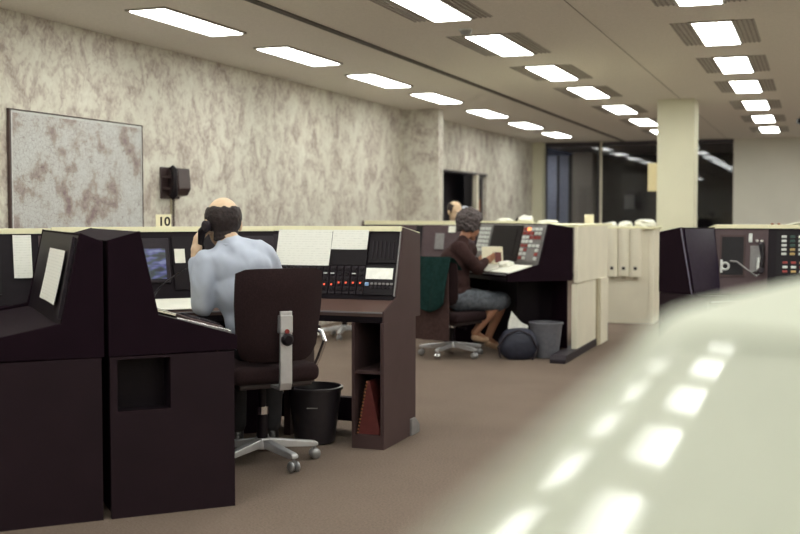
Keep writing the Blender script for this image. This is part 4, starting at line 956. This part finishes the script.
hpN, hpF = V(458, 299, 10.12), V(463, 299, 10.28)
knN, knF = V(499, 302, 10.22), V(503, 301, 10.38)
anN, anF = V(475, 333, 10.20), V(488, 339, 10.40)
toN, toF = V(486, 340, 10.28), V(500, 348, 10.5)
parts = hd + chain([WP(0, -0.02, -0.06), neck, chest], [0.046, 0.046, 0.08]) + [('b', chest, (0.10, 0.12, 0.13))] + chain([chest, waist, pel], [0.10, 0.10, 0.13])
parts += chain([shN, elN, wrN], [0.042, 0.035, 0.024]) + chain([shF, elF, wrF], [0.042, 0.035, 0.024])
parts += chain([hpN, knN, anN, toN], [0.08, 0.055, 0.034, 0.026]) + chain([hpF, knF, anF, toF], [0.08, 0.055, 0.034, 0.026])
parts += hand(wrN, (0.75, 0.35, 0.35), (-0.1, 0.8, 0.3), 1, 0.5, 0.85) + hand(wrF, (0.75, 0.15, 0.35), (0.2, -0.8, 0.2), -1, 0.35, 0.85)
# calf fullness
parts += [('c', Vector(knN).lerp(Vector(anN), 0.25), 0.054, Vector(knN).lerp(Vector(anN), 0.5), 0.046), ('c', Vector(knF).lerp(Vector(anF), 0.25), 0.054, Vector(knF).lerp(Vector(anF), 0.5), 0.046)]
blob('body', 'skin_tan', wom, parts, 0.0075, 4)
cl = [('b', chest, (0.135, 0.145, 0.15)), ('b', V(452, 262, 10.16), (0.12, 0.14, 0.14)), ('b', V(454, 274, 10.2), (0.145, 0.15, 0.15)), ('b', waist, (0.14, 0.145, 0.14)), ('b', V(456, 293, 10.18), (0.16, 0.16, 0.10)), ('c', shN, 0.075, shF, 0.075), ('c', neck, 0.055, V(461, 250, 10.2), 0.10)]
cl += chain([shN, V(470, 260, 10.07), elN], [0.075, 0.062, 0.058]) + chain([elN, Vector(elN).lerp(Vector(wrN), 0.85)], [0.055, 0.042]) + chain([shF, elF, Vector(elF).lerp(Vector(wrF), 0.85)], [0.072, 0.056, 0.042])
cg = blob('cardigan', 'cardigan', wom, cl, 0.011, 6)
for v in cg.data.vertices: v.co += v.normal * (noise.noise(v.co * 14) * 0.008)
sk = [('b', pel, (0.175, 0.175, 0.11))] + chain([hpN, knN], [0.115, 0.082]) + chain([hpF, knF], [0.115, 0.082]) + [('c', V(478, 301, 10.2), 0.095, V(481, 300, 10.33), 0.095), ('c', V(496, 304, 10.24), 0.075, V(499, 303, 10.38), 0.075)]
so = blob('skirt', 'skirt', wom, sk, 0.012, 5)
for v in so.data.vertices: v.co += v.normal * (noise.noise(v.co * 12) * 0.008)
for a_, t_ in ((anN, toN), (anF, toF)): blob('shoe', 'shoe_tan', wom, [('c', Vector(a_) + Vector((0, 0, -0.045)), 0.034, t_, 0.032)], 0.007, 3)
curls = []
for k in range(150):
    z = 1 - 2 * (k + 0.5) / 150; a = k * 2.39996; q = math.sqrt(1 - z * z); x, y = q * math.cos(a), q * math.sin(a)
    if y > 0.35 and z < 0.55: continue
    if z < -0.72 + 0.5 * max(0, y + 0.2): continue
    r_ = 0.028 + 0.012 * random.random()
    curls.append(('b', WP(0.082 * x, -0.014 + 0.10 * y, 0.02 + 0.096 * z), (r_, r_, r_)))
curls.append(('b', WP(0, -0.03, 0.03), (0.085, 0.088, 0.092)))
hw = blob('hair', 'hair_grey', wom, curls, 0.006, 1)
for v in hw.data.vertices: v.co += v.normal * (noise.noise(v.co * 38) * 0.013)
bk = thing('booklet', 'open booklet with red pictures held by the reading person', 'booklet', (-2.83, 10.065, 0.915), math.radians(38))
bk.rotation_euler = (math.radians(-15), 0, math.radians(25))
for s in (-1, 1):
    bm = BM(); prism(bm, [(0, 0.0), (s * 0.10, 0.02), (s * 0.10, 0.026), (0, 0.006)], -0.085, 0.085, 'z'); obj('page', bm, 'paper_cream', bk)
bm = BM(); box(bm, 0.02, 0.085, -0.001, 0.0015, -0.07, 0.03); pg = obj('red_picture', bm, 'red_folder', bk, (0, 0.0, 0), (0, 0, 0.2))
# coat and jacket hung over her chair
jk = BM(); n, m_ = 16, 18; g0 = []
for layer in (0, 1):
    rows_ = []
    for i in range(n + 1):
        u = -1 + 2 * i / n; rr = []
        for j in range(m_ + 1):
            t_ = j / m_
            if t_ < 0.28:   # front part behind her shoulders, over the backrest top
                a = t_ / 0.28; y = -0.20 - 0.160 * a; z = 0.80 + 0.115 * math.sin(a * PI / 2)
            else:
                a = (t_ - 0.28) / 0.72; y = -0.362 - 0.045 * math.sin(a * PI * 0.5); z = 0.912 - a * (0.40 + 0.08 * math.sin(u * 2.2 + 1))
            wv_ = 0.016 * math.sin(u * 11 + j * 0.15) * min(1, t_ * 1.5)
            rr.append(jk.verts.new((u * (0.25 - 0.04 * t_) , y + 0.045 * u * u * 0.6 - wv_ - (0.012 if layer else 0), z + (0.01 if layer else 0))))
        rows_.append(rr)
    g0.append(rows_)
for i in range(n):
    for j in range(m_):
        for layer in (0, 1):
            q = g0[layer]; jk.faces.new((q[i][j], q[i + 1][j], q[i + 1][j + 1], q[i][j + 1]))
for i in range(n):
    for j in (0, m_): jk.faces.new((g0[0][i][j], g0[0][i + 1][j], g0[1][i + 1][j], g0[1][i][j]))
for i in (0, n):
    for j in range(m_): jk.faces.new((g0[0][i][j], g0[0][i][j + 1], g0[1][i][j + 1], g0[1][i][j]))
o = obj('jacket', jk, 'jacket_green', None, (-3.10, 9.66, 0), (0, 0, math.radians(-20)), smooth=True); tag(o, 'dark green jacket draped over the reading woman\'s chair back', 'jacket')
ct = BM(); n, m_ = 14, 10; g0 = []
for layer in (0, 1):
    rows_ = []
    for i in range(n + 1):
        u = -1 + 2 * i / n
        rows_.append([ct.verts.new((u * 0.205 + 0.01, -0.344 + 0.02 * u * u - 0.010 * math.sin(u * 9 + j * 0.3) * j / m_ - (0.012 if layer else 0.0), 0.78 - 0.60 * j / m_)) for j in range(m_ + 1)])
    g0.append(rows_)
for i in range(n):
    for j in range(m_):
        for layer in (0, 1):
            q = g0[layer]; ct.faces.new((q[i][j], q[i + 1][j], q[i + 1][j + 1], q[i][j + 1]))
for i in range(n):
    for j in (0, m_): ct.faces.new((g0[0][i][j], g0[0][i + 1][j], g0[1][i + 1][j], g0[1][i][j]))
for i in (0, n):
    for j in range(m_): ct.faces.new((g0[0][i][j], g0[0][i][j + 1], g0[1][i][j + 1], g0[1][i][j]))
o = obj('coat', ct, 'coat_brown', None, (-3.10, 9.66, 0), (0, 0, math.radians(-20)), smooth=True); tag(o, 'long brown coat hanging under the green jacket', 'coat')

# papers on the wing desk before her
def desk2(s, y):
    x = LW2 - s; o_ = wing2.location; c_, s_ = math.cos(-R45), math.sin(-R45)
    z = 0.845 - 0.01 + (-y - 0.346) / (0.68 - 0.346) * (0.765 - 0.845)
    return (o_.x + x * c_ - y * s_, o_.y + x * s_ + y * c_, z + 0.006)
for (s_, y_, sx, sy, a, lab) in ((0.225, -0.515, 0.165, 0.125, 0.05, 'white sheet on the black wing desk under the button grid'), (0.605, -0.515, 0.18, 0.12, -0.06, 'white sheet on the black wing desk under the dark monitor'), (0.985, -0.515, 0.15, 0.12, 0.08, 'white sheet on the black wing desk before the booklet')):
    bm = BM(); box(bm, -sx, sx, -sy, sy, 0, 0.006)
    o = obj('paper_sheet', bm, 'paper', None, desk2(s_, y_)); o.rotation_euler = (Matrix.Rotation(-R45 + a, 3, 'Z') @ Matrix.Rotation(math.atan2(0.08, 0.334), 3, 'X')).to_euler(); tag(o, lab, 'paper')
p_ = desk2(0.40, -0.47); crumpled('crumpled_paper', 'crumpled white paper on the black wing desk', 'paper', (p_[0], p_[1], p_[2] + 0.002), (0.075, 0.06, 0.035), seed=5)

# ---- the far person behind the brown console row
far = thing('person', 'balding person in grey shirt seated behind the brown console row', 'person', (-3.93, 12.35, 0), 0)
hd, FP, FM = head_parts((0.0, 0.0, 1.335), (0.80, -0.52, -0.32), 1.0)
parts = hd + chain([FP(0, -0.02, -0.06), (0, 0.05, 1.17), (0, 0.08, 1.0), (0, 0.12, 0.6)], [0.05, 0.052, 0.11, 0.10])
parts += chain([(-0.19, 0.07, 1.07), (-0.24, -0.05, 0.84), (-0.10, -0.18, 0.82)], [0.045, 0.038, 0.026]) + chain([(0.19, 0.07, 1.07), (0.24, -0.05, 0.84), (0.10, -0.18, 0.82)], [0.045, 0.038, 0.026])
parts += chain([(-0.09, 0.1, 0.56), (-0.12, -0.22, 0.55), (-0.12, -0.18, 0.1), (-0.12, -0.28, 0.05)], [0.08, 0.055, 0.036, 0.03]) + chain([(0.09, 0.1, 0.56), (0.12, -0.22, 0.55), (0.12, -0.18, 0.1), (0.12, -0.28, 0.05)], [0.08, 0.055, 0.036, 0.03])
parts += hand((-0.10, -0.18, 0.82), (0.6, -0.6, -0.1), (0, 0, -1), 1, 0.4) + hand((0.10, -0.18, 0.82), (-0.6, -0.6, -0.1), (0, 0, -1), -1, 0.4)
blob('body', 'skin_pale', far, parts, 0.0085, 4)
blob('shirt', 'shirt_far', far, [('b', (0, 0.08, 1.0), (0.18, 0.115, 0.15)), ('b', (0, 0.10, 0.8), (0.165, 0.12, 0.2)), ('b', (0, 0.12, 0.62), (0.165, 0.13, 0.12)), ('c', (-0.18, 0.07, 1.07), 0.07, (0.18, 0.07, 1.07), 0.07), ('c', (0, 0.055, 1.14), 0.065, (0, 0.07, 1.05), 0.09)] + chain([(-0.19, 0.07, 1.07), (-0.24, -0.05, 0.84), (-0.13, -0.15, 0.822)], [0.07, 0.058, 0.042]) + chain([(0.19, 0.07, 1.07), (0.24, -0.05, 0.84), (0.13, -0.15, 0.822)], [0.07, 0.058, 0.042]), 0.012, 5)
blob('trousers', 'trousers', far, chain([(-0.09, 0.1, 0.56), (-0.12, -0.22, 0.55), (-0.12, -0.18, 0.13)], [0.1, 0.078, 0.06]) + chain([(0.09, 0.1, 0.56), (0.12, -0.22, 0.55), (0.12, -0.18, 0.13)], [0.1, 0.078, 0.06]) + [('b', (0, 0.12, 0.56), (0.165, 0.14, 0.09))], 0.012, 5)
for sx in (-1, 1):
    blob('shoe', 'shoe_black', far, [('c', (sx * 0.12, -0.16, 0.045), 0.043, (sx * 0.12, -0.30, 0.04), 0.038)], 0.01, 2)
    bm = BM(); ball(bm, FP(sx * 0.031, 0.083, 0.0), 0.010, 10, 8); obj('eye', bm, 'white_key', far, smooth=True)
blob('hair', 'hair_dark', far, tufts(FP, lambda x, y, z: z < 0.5 + 0.1 * abs(x) and z > -0.9 + 0.9 * max(0, y + 0.30) and y < 0.35, 1.0), 0.006, 2)
# a stool seat carries him
chX = make_chair('swivel chair under the person behind the brown console row', (-3.92, 12.47, 0), math.radians(180), arm=False, bz=(0.56, 0.95), dz=0.06)
bl = thing('blue_cap', 'small pale blue cap on a stand behind the brown console row', 'cap', (-4.14, 13.4, 0))
obj('stand', tube(BM(), [(0, 0, 0), (0, 0, 1.28)], 0.015, 10), 'mid_grey', bl); obj('stand_foot', lathe(BM(), [(0.14, 0), (0.14, 0.012), (0.02, 0.02)], 20), 'mid_grey', bl)
obj('crown', lathe(BM(), [(0.055, 1.27), (0.06, 1.33), (0.05, 1.385), (0.025, 1.40)], 18), 'curtain_blue', bl, smooth=True)
